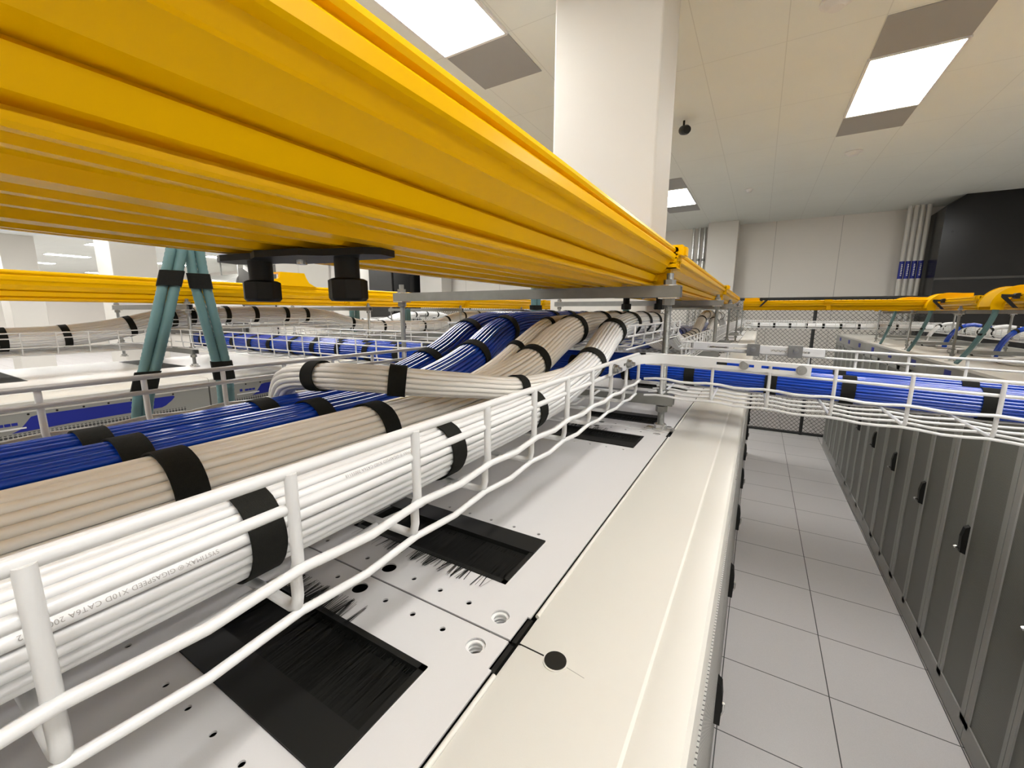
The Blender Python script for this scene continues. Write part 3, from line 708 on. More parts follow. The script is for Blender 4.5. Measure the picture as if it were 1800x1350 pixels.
# order the outline: left lip down, along the bottom, up to the right lip, inner skin back
def trough_outline(hs, zb, cx):
    right = [(x - CX + cx, zb + (z - 0.068) * hs) for x, z in R_IN]
    bot = [(-.260, .0735), (-.266, .0735), (-.270, .0670), (-.277, .0670), (-.281, .0735), (-.316, .0735), (-.321, .0655), (-.341, .0655), (-.346, .0735), (-.374, .0735), (-.378, .0675), (-.387, .0675), (-.391, .0735)]
    bt = [(x - CX + cx, zb + (z - 0.068) * hs) for x, z in bot]
    btl = [(2 * cx - x, z) for x, z in bt]
    left = [(2 * cx - x, z) for x, z in right]
    inn = [(right[-1][0] - 0.001, right[-1][1] - 0.005), (cx + 0.188, zb + 0.052 * hs), (cx + 0.150, zb + 0.018 * hs), (cx + 0.138, zb + 0.010)]
    inl = [(2 * cx - x, z) for x, z in inn[::-1]]
    return left[::-1] + btl + bt[::-1] + right + inn + inl
def trough(label, fn, stations, hs=1.0, zb=0.068, cx=CX, conn=True, loc=(0, 0, 0)):
    t = thing('fibre_trough', label, 'trough', loc)
    out = trough_outline(hs, zb, cx)
    for a, b in zip(stations[:-1], stations[1:]):
        MB().prism(out, fn, [a + 0.002, b - 0.002]).build('channel', M['yellow'], t, 28)
    if conn:
        for s in stations[1:-1]: connector(t, fn, s, hs, zb, cx)
    return t
def connector(t, fn, s, hs, zb, cx):
    right = [(x - CX + cx, zb + (z - 0.068) * hs) for x, z in R_IN]
    NQ = 2 * (len(right) - 3)
    sk = [(x + 0.004, z) for x, z in right[4:]]
    ring = []
    for sg in (1, -1):
        m = MB()
        P = lambda x: x if sg > 0 else 2 * cx - x
        w = 0.030
        def bx(xa, xb, ua, ub, za, zb_):
            m.add([fn(u, P(x), zb + z * hs) for u in (ua, ub) for x, z in ((xa, za), (xb, za), (xb, zb_), (xa, zb_))],
                  [(3, 2, 1, 0), (4, 5, 6, 7)] + [(i, (i + 1) % 4, 4 + (i + 1) % 4, 4 + i) for i in range(4)])
        r = cx + (-0.19 - CX)
        # sloped body band following the wall
        m.add([fn(u, P(x), z) for u in (s - w, s + w) for x, z in ([(x + 0.006, z) for x, z in right[3:]] + [(x - 0.008, z) for x, z in right[3:][::-1]])],
              [tuple(range(NQ))[::-1], tuple(NQ + i for i in range(NQ))] + [(i, (i + 1) % NQ, NQ + (i + 1) % NQ, NQ + i) for i in range(NQ)])
        bx(r - 0.020, r + 0.012, s - 0.030, s + 0.030, 0.072, 0.097)          # top latch block
        bx(r - 0.004, r + 0.018, s - 0.006, s + 0.026, 0.074, 0.094)
        bx(r - 0.020, r + 0.004, s - 0.036, s + 0.020, 0.064, 0.067)          # open latch box frame
        bx(r - 0.030, r + 0.004, s - 0.036, s + 0.020, 0.040, 0.043)
        for u in (-0.036, -0.012, 0.017): bx(r - 0.022, r + 0.002, s + u, s + u + 0.003, 0.040, 0.067)
        bx(r - 0.034, r + 0.000, s - 0.036, s + 0.020, 0.052, 0.0545)
        bx(r - 0.058, r - 0.016, s - 0.008, s + 0.026, 0.004, 0.040)
        m.build('connector', M['yellow'], t, 25)
fy = lambda u, a, b: (a, u, b)
main_trough = trough('large yellow fibre trough sweeping overhead from the upper left', fy, [-1.3, 1.150, 2.90, 5.0], loc=(CX, 1.5, 0.068))
trough('yellow fibre trough along the second row, seen below the big one', fy, [-0.6, 2.12, 3.6, 5.4, 7.6], 1.30, 0.047, -2.877, loc=(-2.877, 3, 0.047))
trough('yellow fibre trough crossing the far end of the right aisle', lambda u, a, b: (u, 5.2 + (a - CX) * -1, b), [-0.16, 0.55, 1.27], 1.0, 0.030, CX, loc=(0.5, 5.2, 0.03))
trough('yellow fibre trough above the right row with curved exits', fy, [2.2, 4.2, 6.2, 7.6], 1.0, 0.028, 1.52, loc=(1.52, 5, 0.028))
# knob clamps under the main trough
def knob_clamp(label, pts, z, xs):
    (xa, ya), (xb, yb) = pts
    t = thing('trough_clamp', label, 'clamp', ((xa + xb) / 2, (ya + yb) / 2, z))
    pl = MB(); n = 14; vs = []
    out = []
    L_ = [(-0.115, 0.012), (-0.10, 0.020), (-0.05, 0.022), (-0.03, 0.034), (0.03, 0.034), (0.05, 0.022), (0.10, 0.020), (0.115, 0.012), (0.115, -0.012), (0.10, -0.020), (0.05, -0.022), (0.03, -0.034), (-0.03, -0.034), (-0.05, -0.022), (-0.10, -0.020), (-0.115, -0.012)]
    cx, cy = (xa + xb) / 2, (ya + yb) / 2; d = nrm(Vector((xb - xa, yb - ya, 0))); e = Vector((-d.y, d.x, 0))
    pl.prism(L_, lambda u, a, b: Vector((cx, cy, u)) + d * a + e * b, [z - 0.007, z]).build('plate', M['black'], t, 20)
    for x in xs:
        p = Vector((cx, cy, z - 0.007)) + d * x
        k = MB().cyl(p, p - Vector((0, 0, 0.024)), 0.013, 20)
        k.build('stem', M['black'], t)
        k = MB()
        nn_ = 32; vs = []
        for zz, rr in ((-0.022, 0.016), (-0.024, 0.0195), (-0.043, 0.0195), (-0.046, 0.017)):
            for j in range(nn_): 
                a = 2 * PI * j / nn_; r = rr * (1 + 0.05 * math.cos(8 * a)); vs.append(p + Vector((r * math.cos(a), r * math.sin(a), zz)))
        k.add(vs, [(i * nn_ + j, i * nn_ + (j + 1) % nn_, (i + 1) * nn_ + (j + 1) % nn_, (i + 1) * nn_ + j) for i in range(3) for j in range(nn_)] + [tuple(range(nn_))[::-1], tuple(3 * nn_ + j for j in range(nn_))])
        k.build('knob', M['black'], t, 30)
    MB().cyl(Vector((cx, cy, z - 0.007)), Vector((cx, cy, z - 0.012)), 0.006, 12).build('bolt', M['zinc'], t)
knob_clamp('black two-knob clamp under the big yellow trough near the teal tubes', ((-0.545, 0.275), (-0.36, 0.315)), 0.0645, (-0.062, 0.062))
knob_clamp('small black two-knob clamp under the trough beyond the first support', ((-0.52, 1.72), (-0.30, 1.72)), 0.0645, (-0.065, 0.065))

# curved side exits -------------------------------------------------
def exit_hood(label, x_in, y, z0, s=1, w=0.16, sc_=1.0, group=None, bracket=True):
    """yellow spill-over: flat cover over the trough edge, then a rounded shoulder dropping down outside it (towards -x*s)"""
    t = thing('trough_exit', label, 'trough exit', (x_in, y, z0), group)
    R1 = 0.118 * sc_; R2 = 0.062 * sc_
    xo = x_in - 0.01
    zc = z0 + 0.012 * sc_
    xe = x_in + 0.13 * sc_
    P = (lambda x: x) if s > 0 else (lambda x: 2 * x_in - x)
    arc = lambda R: [(xo + R * math.cos(PI / 2 + PI / 2 * i / 14), zc + R * math.sin(PI / 2 + PI / 2 * i / 14)) for i in range(15)]
    hood = [(xe, zc + R1)] + arc(R1) + arc(R1 - 0.006)[::-1] + [(xe, zc + R1 - 0.006)]
    MB().prism([(P(a), b) for a, b in hood], lambda u, a, b: (a, u, b), [y - w / 2, y + w / 2]).build('hood', M['yellow'], t, 30)
    for e, d in ((y - w / 2, -1), (y + w / 2, 1)):
        web = [(xe, zc + R1 - 0.004)] + arc(R1 - 0.004) + [(xo - R1 + 0.004, z0 - 0.006), (xo - R2, z0 - 0.006)] + arc(R2)[::-1] + [(xe, zc + R2)]
        MB().prism([(P(a), b) for a, b in web], lambda u, a, b: (a, u, b), [e - 0.002, e + 0.002]).build('side_web', M['yellow'], t, 30)
        rib = [(xo + R1 * .62, zc + R1)] + arc(R1 + 0.004) + arc(R1 - 0.008)[::-1] + [(xo + R1 * .62, zc + R1 - 0.012)]
        MB().prism([(P(a), b) for a, b in rib], lambda u, a, b: (a, u, b), [e + d * 0.002, e + d * 0.008]).build('side_flange', M['yellow'], t, 30)
        rib = arc(R2 + 0.010) + arc(R2)[::-1]
        MB().prism([(P(a), b) for a, b in rib], lambda u, a, b: (a, u, b), [e + d * 0.002, e + d * 0.006]).build('inner_rib', M['yellow'], t, 30)
    if bracket:
        xk = x_in - 0.075
        e = y - w / 2 - 0.07
        MB().prism([(P(xk - 0.045), z0 + 0.085), (P(xk + 0.02), z0 + 0.082), (P(xk + 0.02), z0 + 0.070), (P(xk - 0.02), z0 + 0.066), (P(xk + 0.03), z0 + 0.004), (P(xk + 0.012), z0 + 0.004), (P(xk - 0.045), z0 + 0.068)], lambda u, a, b: (a, u, b), [e - 0.012, e]).build('bracket', M['black'], t, 0)
        MB().cyl((P(xk + 0.015), e - 0.035, z0 + 0.074), (P(xk + 0.015), e, z0 + 0.074), 0.017, 14).build('knob', M['black'], t, 30)
for i, y in enumerate((3.84, 5.0, 6.1)):
    exit_hood(['nearest and largest', 'middle', 'farthest and smallest'][i] + ' curved yellow exit on the right row trough', 1.36, y, 0.030, 1, 0.17, 1.06, 'curved exits on the right row trough')
exit_hood('yellow exit on the hidden side of the big trough, above the teal tubes', -0.66, 0.33, 0.108, 1, 0.15, 0.45, bracket=False)
exit_hood('small yellow curved exit at the far corner where the troughs meet', -0.06, 5.2, 0.06, -1, 0.30, 0.7)
t = thing('trough_exit', 'stepped yellow side piece standing on the second-row trough behind the black knob', 'trough exit', (-2.66, 1.6, 0.165))
MB().prism([(1.42, .165), (1.44, .185), (1.455, .200), (1.560, .205), (1.572, .215), (1.580, .250), (1.745, .252), (1.757, .22), (1.775, .19), (1.81, .172), (1.83, .165)], lambda u, a, b: (u, a, b), [-2.675, -2.655]).build('side_plate', M['yellow'], t, 0)
MB().prism([(1.58, .244), (1.745, .246), (1.745, .252), (1.58, .250)], lambda u, a, b: (u, a, b), [-2.80, -2.656]).build('cover', M['yellow'], t, 0)

# ------------------------------------------------------------------ cable bundles
def bundle(label, ctrl, R, n, material, core, straps, group=None, dens=0.02, separate=True, seed=1, fl=None, flat=None, name='cable_bundle', sw=0.024, strap_R=None, print_on=None, cat='cable bundle'):
    pts = spline(ctrl, lambda p: dens if p.y < 1.9 else max(dens, 0.05))
    fr = ptframes(pts)
    t = thing(name, label, cat, tuple(pts[0]), group)
    rnd = random.Random(seed)
    rc = R * math.sin(PI / n) / (1 + math.sin(PI / n)) * 1.04
    ro = R - rc
    flatf = flat or (lambda p: 1.0)
    acc = [0.0]
    for i in range(1, len(pts)): acc.append(acc[-1] + (pts[i] - pts[i - 1]).length)
    info = []
    if separate:
        for j in range(n):
            a0 = 2 * PI * j / n; ph = rnd.uniform(0, 6.28); am = rnd.uniform(0.0, 0.025); dr = rnd.uniform(-0.0008, 0.0002)
            cp = []
            for i, p in enumerate(pts):
                T, U, S = fr[i]; f = flatf(p)
                a = a0 + am * math.sin(acc[i] * 4 + ph)
                cp.append(p + U * math.cos(a) * (ro + dr) / f + S * math.sin(a) * (ro + dr) * f)
            MB().tube(cp, rc, 8).build('cable', material, t, 60)
            info.append(cp)
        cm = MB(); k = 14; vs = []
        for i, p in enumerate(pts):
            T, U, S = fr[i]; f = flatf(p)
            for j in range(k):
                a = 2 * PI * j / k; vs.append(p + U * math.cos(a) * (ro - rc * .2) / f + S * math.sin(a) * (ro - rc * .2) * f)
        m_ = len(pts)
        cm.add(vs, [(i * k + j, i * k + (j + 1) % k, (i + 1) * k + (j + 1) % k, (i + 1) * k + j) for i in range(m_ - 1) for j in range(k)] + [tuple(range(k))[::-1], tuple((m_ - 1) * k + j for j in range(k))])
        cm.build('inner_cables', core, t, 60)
    else:
        k = n * 3; vs = []; cm = MB()
        for i, p in enumerate(pts):
            T, U, S = fr[i]
            for j in range(k):
                a = 2 * PI * j / k; q = R if j % 3 else R - rc * 0.75
                vs.append(p + U * math.cos(a) * q + S * math.sin(a) * q)
        m_ = len(pts)
        cm.add(vs, [(i * k + j, i * k + (j + 1) % k, (i + 1) * k + (j + 1) % k, (i + 1) * k + j) for i in range(m_ - 1) for j in range(k)] + [tuple(range(k))[::-1], tuple((m_ - 1) * k + j for j in range(k))])
        cm.build('cables', material, t, 60)
    for st in straps:
        # st = arc length, or ('y', value)
        if isinstance(st, tuple):
            ax = 'xyz'.index(st[0]); i = min(range(len(pts)), key=lambda q: abs(pts[q][ax] - st[1]))
            c = pts[i].copy()
            T, U, S = fr[i]
            if abs(T[ax]) > 0.2: c += T * ((st[1] - pts[i][ax]) / T[ax])
        else:
            i = min(range(len(pts)), key=lambda q: abs(acc[q] - st)); c = pts[i]; T, U, S = fr[i]
        f = flatf(c); k = 40; vs = []
        for e, ex in ((-0.5, 0.0006), (-0.5, 0.0022), (0.5, 0.0022), (0.5, 0.0006)):
            for j in range(k):
                a = 2 * PI * j / k; q = R + ex + 0.0006 * (1 if 3 < j < 12 else 0)
                vs.append(c + T * (sw * e) + U * math.cos(a) * q / f + S * math.sin(a) * q * f)
        m = MB(); m.add(vs, [(i2 * k + j, i2 * k + (j + 1) % k, ((i2 + 1) % 4) * k + (j + 1) % k, ((i2 + 1) % 4) * k + j) for i2 in range(4) for j in range(k)])
        m.build('strap', M['velcro'], t, 40)
    return t, pts, fr, acc, info, rc

def hump(x, z0, z1, ys, ext, x1=None):
    """control points: low tray, up over the crossing, down, low tray again, second hump"""
    x1 = x if x1 is None else x1
    a, b, c, d = ys
    return [(x, -0.32, z0), (x, 0.0, z0), (x, a - 0.15, z0), (x, a, z0 + 0.006)] + [((x + x1) / 2, (a + b) / 2, (z0 + z1) / 2 + 0.005)] + [(x1, b, z1 - 0.003), (x1, (b + c) / 2, z1), (x1, c, z1 - 0.004), (x, (c + d) / 2, (z0 + z1) / 2 + 0.01), (x, d, z0 + 0.004), (x, d + 0.5, z0 + 0.012),
            (x, 3.5, z0 + 0.01), (x, 3.9, -0.03), (x, 4.5, -0.03), (x, 4.9, z0), (x, ext, z0)]
far_st = [('y', 2.25 + 0.16 * i) for i in range(8)] + [('y', 3.75), ('y', 4.05), ('y', 4.35)]
mid_st = [('y', 1.20), ('y', 1.34), ('y', 1.49), ('y', 1.65), ('y', 1.82)]
gA = 'strapped cable bundles in the nearest tray'
A = bundle('thick white cable bundle nearest the viewer with black straps, in the near tray', [(-0.316, -0.95, -0.161), (-0.316, 0.0, -0.161), (-0.316, 0.30, -0.161), (-0.316, 0.58, -0.158), (-0.318, 0.74, -0.143), (-0.320, 0.886, -0.113), (-0.322, 1.046, -0.050), (-0.322, 1.17, -0.034), (-0.322, 1.5, -0.032), (-0.320, 1.72, -0.045), (-0.316, 1.95, -0.115), (-0.316, 2.2, -0.155), (-0.316, 3.4, -0.15), (-0.316, 3.9, -0.04), (-0.316, 4.5, -0.04), (-0.316, 4.9, -0.155), (-0.316, 6.6, -0.155)],
           0.0325, 24, M['cw'], M['core'], [('y', v) for v in (0.143, 0.36, 0.58, 0.886, 1.046)] + mid_st + far_st, gA, seed=3)
B = bundle('beige cable bundle behind the white one in the near tray', [(-0.414, -0.95, -0.152), (-0.414, 0.0, -0.152), (-0.414, 0.30, -0.152), (-0.414, 0.50, -0.150), (-0.412, 0.64, -0.137), (-0.412, 0.783, -0.107), (-0.412, 0.93, -0.058), (-0.411, 1.05, -0.038), (-0.410, 1.2, -0.034), (-0.41, 1.5, -0.033), (-0.41, 1.72, -0.045), (-0.41, 1.95, -0.115), (-0.41, 2.2, -0.152), (-0.41, 3.4, -0.15), (-0.41, 3.9, -0.03), (-0.41, 4.5, -0.03), (-0.41, 4.9, -0.15), (-0.41, 6.6, -0.15)],
           0.0365, 25, M['cb'], M['core'], [('y', v) for v in (0.137, 0.35, 0.783, 1.0)] + mid_st + far_st, gA, seed=4)
B2 = bundle('small beige bundle squeezed between the blue and beige ones at the rise', [(-0.458, 0.60, -0.140), (-0.462, 0.72, -0.112), (-0.466, 0.84, -0.070), (-0.47, 0.96, -0.035), (-0.474, 1.1, -0.026), (-0.474, 1.5, -0.026), (-0.474, 1.75, -0.04)],
            0.019, 16, M['cb'], M['core'], [('y', v) for v in (0.80, 0.97)], gA, seed=5, sw=0.018)
Cb = bundle('blue cable bundle next to the beige one in the near tray', [(-0.4975, -0.95, -0.152), (-0.4975, 0.0, -0.152), (-0.4975, 0.3, -0.152), (-0.4985, 0.46, -0.147), (-0.508, 0.60, -0.125), (-0.525, 0.72, -0.097), (-0.548, 0.84, -0.060), (-0.562, 0.95, -0.038), (-0.57, 1.1, -0.033), (-0.57, 1.5, -0.033), (-0.56, 1.72, -0.045), (-0.53, 1.95, -0.115), (-0.51, 2.2, -0.152), (-0.50, 3.4, -0.15), (-0.50, 4.0, -0.15), (-0.5, 5.2, -0.15)],
            0.036, 26, M['cblue'], M['coreblue'], [('y', v) for v in (0.134, 0.324, 0.47, 0.72, 0.90)] + mid_st + far_st[:8], gA, seed=6)
D = bundle('blue cable bundle at the far side of the near tray', [(-0.579, -0.95, -0.156), (-0.579, 0.0, -0.156), (-0.579, 0.3, -0.156), (-0.581, 0.46, -0.151), (-0.592, 0.60, -0.127), (-0.612, 0.72, -0.098), (-0.638, 0.84, -0.060), (-0.655, 0.95, -0.038), (-0.66, 1.1, -0.033), (-0.66, 1.5, -0.033), (-0.65, 1.72, -0.045), (-0.62, 1.95, -0.115), (-0.59, 2.2, -0.152), (-0.586, 2.6, -0.15), (-0.586, 3.4, -0.15), (-0.586, 4.2, -0.15)],
           0.036, 26, M['cblue'], M['coreblue'], [('y', v) for v in (0.13, 0.30, 0.66, 0.86)] + mid_st + far_st[:8], gA, seed=8)
E_ = bundle('off-white bundle branching from the white one and looping over the beige and blue', [(-0.330, 0.80, -0.128), (-0.334, 0.66, -0.128), (-0.338, 0.56, -0.120), (-0.352, 0.47, -0.104), (-0.378, 0.40, -0.092), (-0.418, 0.362, -0.085), (-0.466, 0.345, -0.084), (-0.515, 0.338, -0.086), (-0.562, 0.340, -0.092), (-0.605, 0.352, -0.106), (-0.634, 0.362, -0.128), (-0.646, 0.368, -0.165), (-0.648, 0.37, -0.215), (-0.648, 0.37, -0.30)],
            0.0185, 13, M['cg'], M['core'], [0.215, 0.44, 0.548], gA, dens=0.012, seed=9, sw=0.022)

# crossing blue bundles
def bx(x): return 0.022 * max(0.0, x + 0.2)
def by(x): return 0.09 * max(0.0, min(x, 0.6) + 0.05)
gF = 'blue bundles in the crossing trays'
for i, (y, z, r, lab, xs) in enumerate(((1.25, -0.169, 0.0315, 'front blue cable bundle in the tray crossing the right aisle', (-0.66, -0.50, -0.33, -0.154, 0.041, 0.194, 0.417, 0.60, 0.80)), (1.335, -0.162, 0.034, 'rear blue cable bundle in the tray crossing the right aisle', (-0.5, -0.3, -0.08, 0.185, 0.41, 0.62)))):
    ctrl = [(x, y - by(x), z - bx(x)) for x in (-0.86, -0.7, -0.5, -0.35, -0.2, -0.1, 0.1, 0.3, 0.6, 1.0, 1.5, 1.72)]
    bundle(lab, ctrl, r, 26, M['cblue'], M['coreblue'], [('x', q) for q in xs], gF, dens=0.05, seed=20 + i, sw=0.026)
for i, (y, z, r, lab) in enumerate(((1.145, -0.160, 0.036, 'front blue bundle in the tray crossing the left aisle'), (1.235, -0.160, 0.036, 'middle blue bundle in the tray crossing the left aisle'), (1.325, -0.160, 0.036, 'rear blue bundle in the tray crossing the left aisle'))):
    ctrl = [(x, y, z) for x in (-2.82, -2.4, -2.0, -1.5, -1.1, -0.88)]
    bundle(lab, ctrl, r, 22, M['cblue'], M['coreblue'], [('x', -2.7 + 0.17 * q + 0.05 * i) for q in range(11)], gF, dens=0.1, separate=False, seed=30 + i, sw=0.03)

# second and third row bundles
gW = 'white bundles of the rows on the left'
bundle('thick white bundle humping over the crossing tray in the second row', [(-3.06, -0.15, -0.135), (-3.06, 0.4, -0.135), (-3.06, 0.62, -0.13), (-3.06, 0.85, -0.10), (-3.06, 1.1, -0.04), (-3.06, 1.3, -0.025), (-3.06, 1.9, -0.025), (-3.06, 2.15, -0.04), (-3.06, 2.5, -0.12), (-3.06, 3.0, -0.14), (-3.06, 3.5, -0.14), (-3.06, 3.9, -0.06), (-3.06, 4.6, -0.05), (-3.06, 5.0, -0.12), (-3.06, 7.5, -0.14)],
       0.055, 24, M['cw'], M['core'], [('y', v) for v in (0.45, 0.66, 0.92, 1.12, 1.22, 1.42, 1.6, 1.82, 1.98, 2.4, 2.75, 3.0, 3.3, 3.7, 4.0, 4.3, 4.6, 5.2)], gW, separate=False, dens=0.05, sw=0.03)
bundle('second white bundle behind the thick one in the second row', [(-3.22, -0.15, -0.145), (-3.22, 0.6, -0.145), (-3.22, 0.9, -0.10), (-3.22, 1.15, -0.035), (-3.22, 2.0, -0.035), (-3.22, 2.5, -0.13), (-3.22, 4.0, -0.14), (-3.22, 7.5, -0.14)],
       0.045, 20, M['cw'], M['core'], [('y', v) for v in (0.5, 0.75, 1.2, 1.5, 1.9, 2.6, 3.2, 3.8, 4.4)], gW, separate=False, dens=0.05, sw=0.03)
bundle('beige bundle at the back of the second row tray', [(-3.34, -0.15, -0.15), (-3.34, 0.8, -0.15), (-3.34, 1.1, -0.06), (-3.34, 2.0, -0.06), (-3.34, 2.5, -0.14), (-3.34, 7.5, -0.15)],
       0.04, 20, M['cb'], M['core'], [('y', v) for v in (0.6, 1.3, 1.8, 2.7)], gW, separate=False, dens=0.06, sw=0.03)
for i, x in enumerate((-5.45, -5.58, -5.72)):
    bundle(['front', 'middle', 'rear'][i] + ' distant white bundle in the third-row tray', [(x, 3.7, -0.158), (x, 4.4, -0.158), (x, 5.2, -0.158), (x, 5.6, -0.06), (x, 6.4, -0.06), (x, 6.8, -0.14), (x, 9.2, -0.15)],
           0.05, 16, M['cw'], M['core'], [('y', 3.9 + 0.3 * q + 0.1 * i) for q in range(17)], gW, separate=False, dens=0.12, sw=0.035)
bundle('thin white bundle in the tray crossing the far end of the aisle', [(-0.1, 7.45, -0.185), (0.6, 7.45, -0.185), (1.4, 7.45, -0.185), (1.95, 7.45, -0.185)], 0.035, 14, M['cw'], M['core'], [('x', 0.0 + 0.2 * q) for q in range(9)], 'bundles at the far right', separate=False, dens=0.2, sw=0.03)
for i, x in enumerate((2.13, 2.26, 2.4)):
    bundle(['front', 'middle', 'rear'][i] + ' white bundle lying in the right row tray', [(x, 2.3, -0.20), (x, 4, -0.20), (x, 6, -0.20), (x, 9.2, -0.20)], 0.048, 16, M['cw'], M['core'], [('y', 2.6 + 0.33 * q + 0.1 * i) for q in range(19)], 'bundles at the far right', separate=False, dens=0.2, sw=0.035)
# drop cables of the right row
drops = [(6.9, 'cw'), (6.3, 'cblue'), (5.6, 'cw'), (5.15, 'cblue'), (4.55, 'cw'), (4.05, 'cblue'), (3.95, 'cw'), (3.35, 'cblue')]
for i, (y, mt) in enumerate(drops):
    colr = 'white' if mt == 'cw' else 'blue'
    bundle(f'{colr} drop bundle dipping into a right-row cabinet, {ORD[len(drops) - 1 - i]} from the viewer', [(2.14, y + 0.14, -0.155), (2.0, y + 0.12, -0.12), (1.88, y + 0.06, -0.15), (1.80, y + 0.01, -0.24), (1.77, y, -0.33), (1.765, y, -0.40)],
           0.020, 12, M[mt], M['core'], [0.10, 0.30], 'drop bundles on the right row', separate=False, dens=0.03, sw=0.022)
# lengths lying on the right row top
for i, (y, mt) in enumerate(((6.6, 'cw'), (5.3, 'cw'), (4.35, 'cg'), (3.6, 'cw'))):
    bundle(['farthest', 'third', 'second', 'nearest'][i] + ' short cable loop resting on the right row top', [(1.72, y - 0.25, ZR + 0.02), (1.60, y - 0.1, ZR + 0.02), (1.56, y + 0.1, ZR + 0.02), (1.66, y + 0.25, ZR + 0.02), (1.9, y + 0.3, ZR + 0.02)], 0.018, 10, M[mt], M['core'], [0.12, 0.4], 'cable loops on the right row top', separate=False, dens=0.05, sw=0.02)

# teal tubes ----------------------------------------------------------
def teal_pair(label, ctrl, straps, r=0.0076, off=0.0068, axis=(0.35, 0.93, 0), group=None, corr=True):
    t = thing('tube_pair', label, 'tubes', tuple(ctrl[0]), group)
    pts = spline(ctrl, lambda p: 0.004 if corr else 0.05)
    fr = ptframes(pts); ax = nrm(Vector(axis))
    for s in (-1, 1):
        sp = [p + ax * off * s * (1.0 + 0.15 * math.sin(i * 0.05)) for i, p in enumerate(pts)]
        MB().tube(sp, [r * (1.03 if i % 2 else 0.955) if corr else r for i in range(len(sp))], 12).build('corrugated_tube', M['teal'], t, 70)
    for z, w in straps:
        i = min(range(len(pts)), key=lambda q: abs(pts[q].z - z)); p = pts[i]; T = fr[i][0]
        n = nrm(T.cross(ax)); m = MB()
        vs = []
        for e in (-w / 2, w / 2):
            for a, b in ((1, 0.55), (0.9, 0.9), (0.55, 1), (-0.55, 1), (-0.9, 0.9), (-1, 0.55), (-1, -0.55), (-0.9, -0.9), (-0.55, -1), (0.55, -1), (0.9, -0.9), (1, -0.55)):
                vs.append(p + T * e + ax * a * (off + r + 0.0025) + n * b * (r + 0.0025))
        m.add(vs, [tuple(range(12))[::-1], tuple(range(12, 24))] + [(q, (q + 1) % 12, 12 + (q + 1) % 12, 12 + q) for q in range(12)])
        m.build('strap', M['velcro'], t, 30)
gT = 'teal tubes dropping from the big trough'
teal_pair('left pair of teal tubes dropping beside the near tray, tied with black straps', [(-0.86, 0.343, 0.135), (-0.86, 0.338, 0.111), (-0.86, 0.322, 0.054), (-0.86, 0.279, -0.086), (-0.86, 0.268, -0.119), (-0.86, 0.257, -0.174), (-0.86, 0.245, -0.30)], ((0.054, 0.026), (-0.113, 0.034)), group=gT)
teal_pair('right pair of teal tubes dropping beside the near tray, tied with black straps', [(-0.86, 0.361, 0.135), (-0.86, 0.362, 0.115), (-0.86, 0.364, 0.059), (-0.86, 0.381, -0.076), (-0.86, 0.385, -0.117), (-0.86, 0.384, -0.185), (-0.86, 0.38, -0.30)], ((0.054, 0.026), (-0.108, 0.034)), group=gT)
gT2 = 'teal tubes of the right row'
for i, y in enumerate((3.84, 5.0, 6.1)):
    teal_pair(['nearest', 'middle', 'farthest'][i] + ' pair of teal tubes slanting down from a right row exit', [(1.27, y - 0.03, 0.06), (1.27, y - 0.03, 0.0), (1.265, y + 0.04, -0.10), (1.27, y + 0.22, -0.24), (1.275, y + 0.42, ZR + 0.008)], ((-0.13, 0.02),), 0.011, 0.012, (0, 1, 0), gT2, False)
teal_pair('teal tubes hanging under the big trough past the long grey channel', [(-0.84, 1.62, 0.12), (-0.84, 1.62, 0.02), (-0.84, 1.63, -0.08), (-0.84, 1.65, -0.30)], ((0.03, 0.02),), 0.012, 0.013, (0.3, 0.95, 0), gT2 + ' and beyond', False)
for i, y in enumerate((2.55, 3.2)):
    teal_pair(['left', 'right'][i] + ' teal drop below the second-row trough beyond the grey rod', [(-3.18, y, 0.03), (-3.18, y, -0.05), (-3.2, y + 0.03, -0.18)], (), 0.022, 0.024, (0.3, 0.95, 0), 'teal drops of the second row', False)
teal_pair('teal tubes hanging between the rods at the far trough corner', [(-0.72, 2.6, 0.03), (-0.71, 2.62, -0.08), (-0.68, 2.65, -0.30)], (), 0.012, 0.014, (0.3, 0.95, 0), None, False)

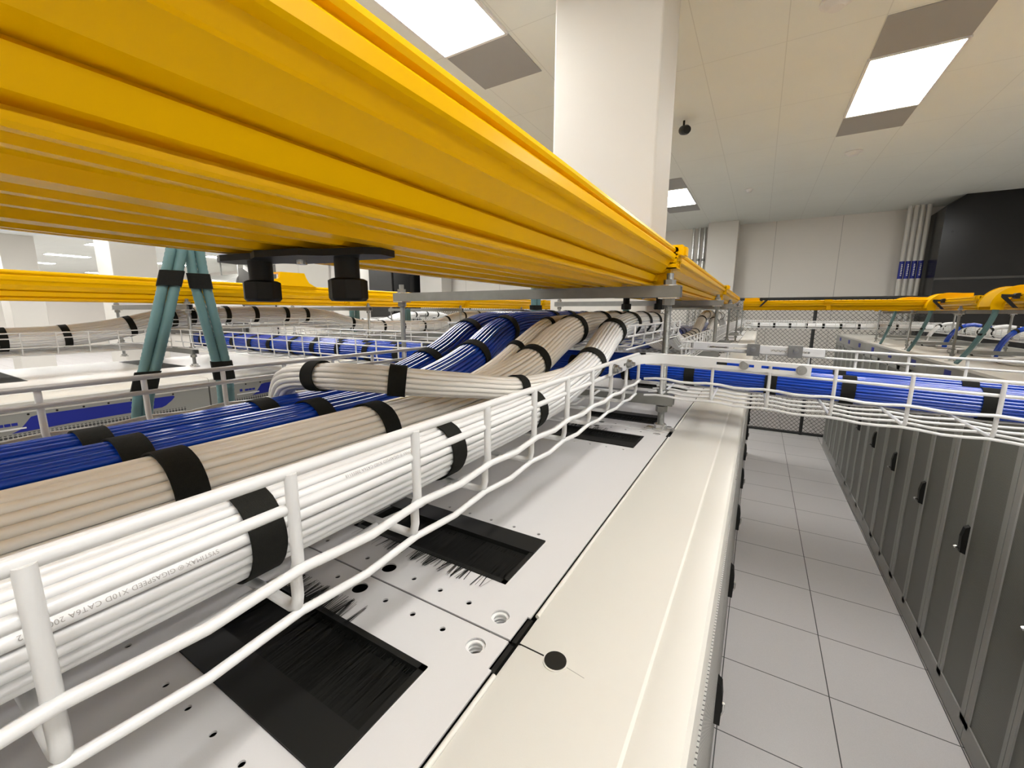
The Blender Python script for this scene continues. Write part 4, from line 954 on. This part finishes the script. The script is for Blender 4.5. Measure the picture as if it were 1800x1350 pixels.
# printed legends on the white cables -----------------------------------
def legend(bnd, ci, y_start, text, size, rot=0.0):
    """text wrapped on cable ci, running towards the viewer (upside down as in the photo)"""
    t, pts, fr, acc, info, rc = bnd
    cv = bpy.data.curves.new('legend', 'FONT'); cv.body = text; cv.size = size; cv.space_character = 1.05
    ob = bpy.data.objects.new('legend', cv); COL.objects.link(ob)
    dg = bpy.context.evaluated_depsgraph_get(); dg.update()
    me = bpy.data.meshes.new_from_object(ob.evaluated_get(dg))
    bpy.data.objects.remove(ob, do_unlink=True)
    cp = info[ci]; f2 = ptframes(cp)
    i0 = min(range(len(cp)), key=lambda q: abs(cp[q].y - y_start))
    ctr = pts[min(i0, len(pts) - 1)]
    base = Vector(t['_o'])
    lens = [0.0]
    for i in range(i0, 0, -1): lens.append(lens[-1] + (cp[i] - cp[i - 1]).length)
    for v in me.vertices:
        s, h = v.co.x, v.co.y - size * 0.35
        q = 0
        while q < len(lens) - 2 and lens[q + 1] < s: q += 1
        i = i0 - q
        f = (s - lens[q]) / max(1e-6, lens[q + 1] - lens[q])
        p = cp[i].lerp(cp[i - 1], f); T, U, S = f2[i]
        out = nrm((p - pts[i]) - T * (p - pts[i]).dot(T))
        # tilt the print on the jacket towards the viewer's side
        side = nrm(T.cross(out))
        ang = rot + h / rc
        d = out * math.cos(ang) + side * math.sin(ang)
        v.co = p + d * (rc + 0.00012) - base
    me.materials.clear(); me.materials.append(M['print'])
    o = bpy.data.objects.new('jacket_print', me); COL.objects.link(o); o.parent = t; o['_o'] = list(base)
TEXTS = []
legend(A, 5, 0.1105, 'SYSTIMAX \u00ae GIGASPEED X10D CAT6A 20055112', 0.0038, math.radians(63 - 75))
legend(A, 4, 0.056, '0055112-SK-2K  CMP', 0.0038, math.radians(63 - 60))
legend(A, 3, 0.298, 'SYSTIMAX \u00ae GIGASPEED X10D CAT6A 20055118', 0.0038, math.radians(63 - 45))
legend(A, 4, 0.52, 'SYSTIMAX \u00ae GIGASPEED X10D CAT6A', 0.0038, math.radians(63 - 60))

# ------------------------------------------------------------------ lift everything so that the floor is z = 0
for o in list(sc.objects):
    if '_o' in o: del o['_o']
    if o.parent is None: o.location.z += H
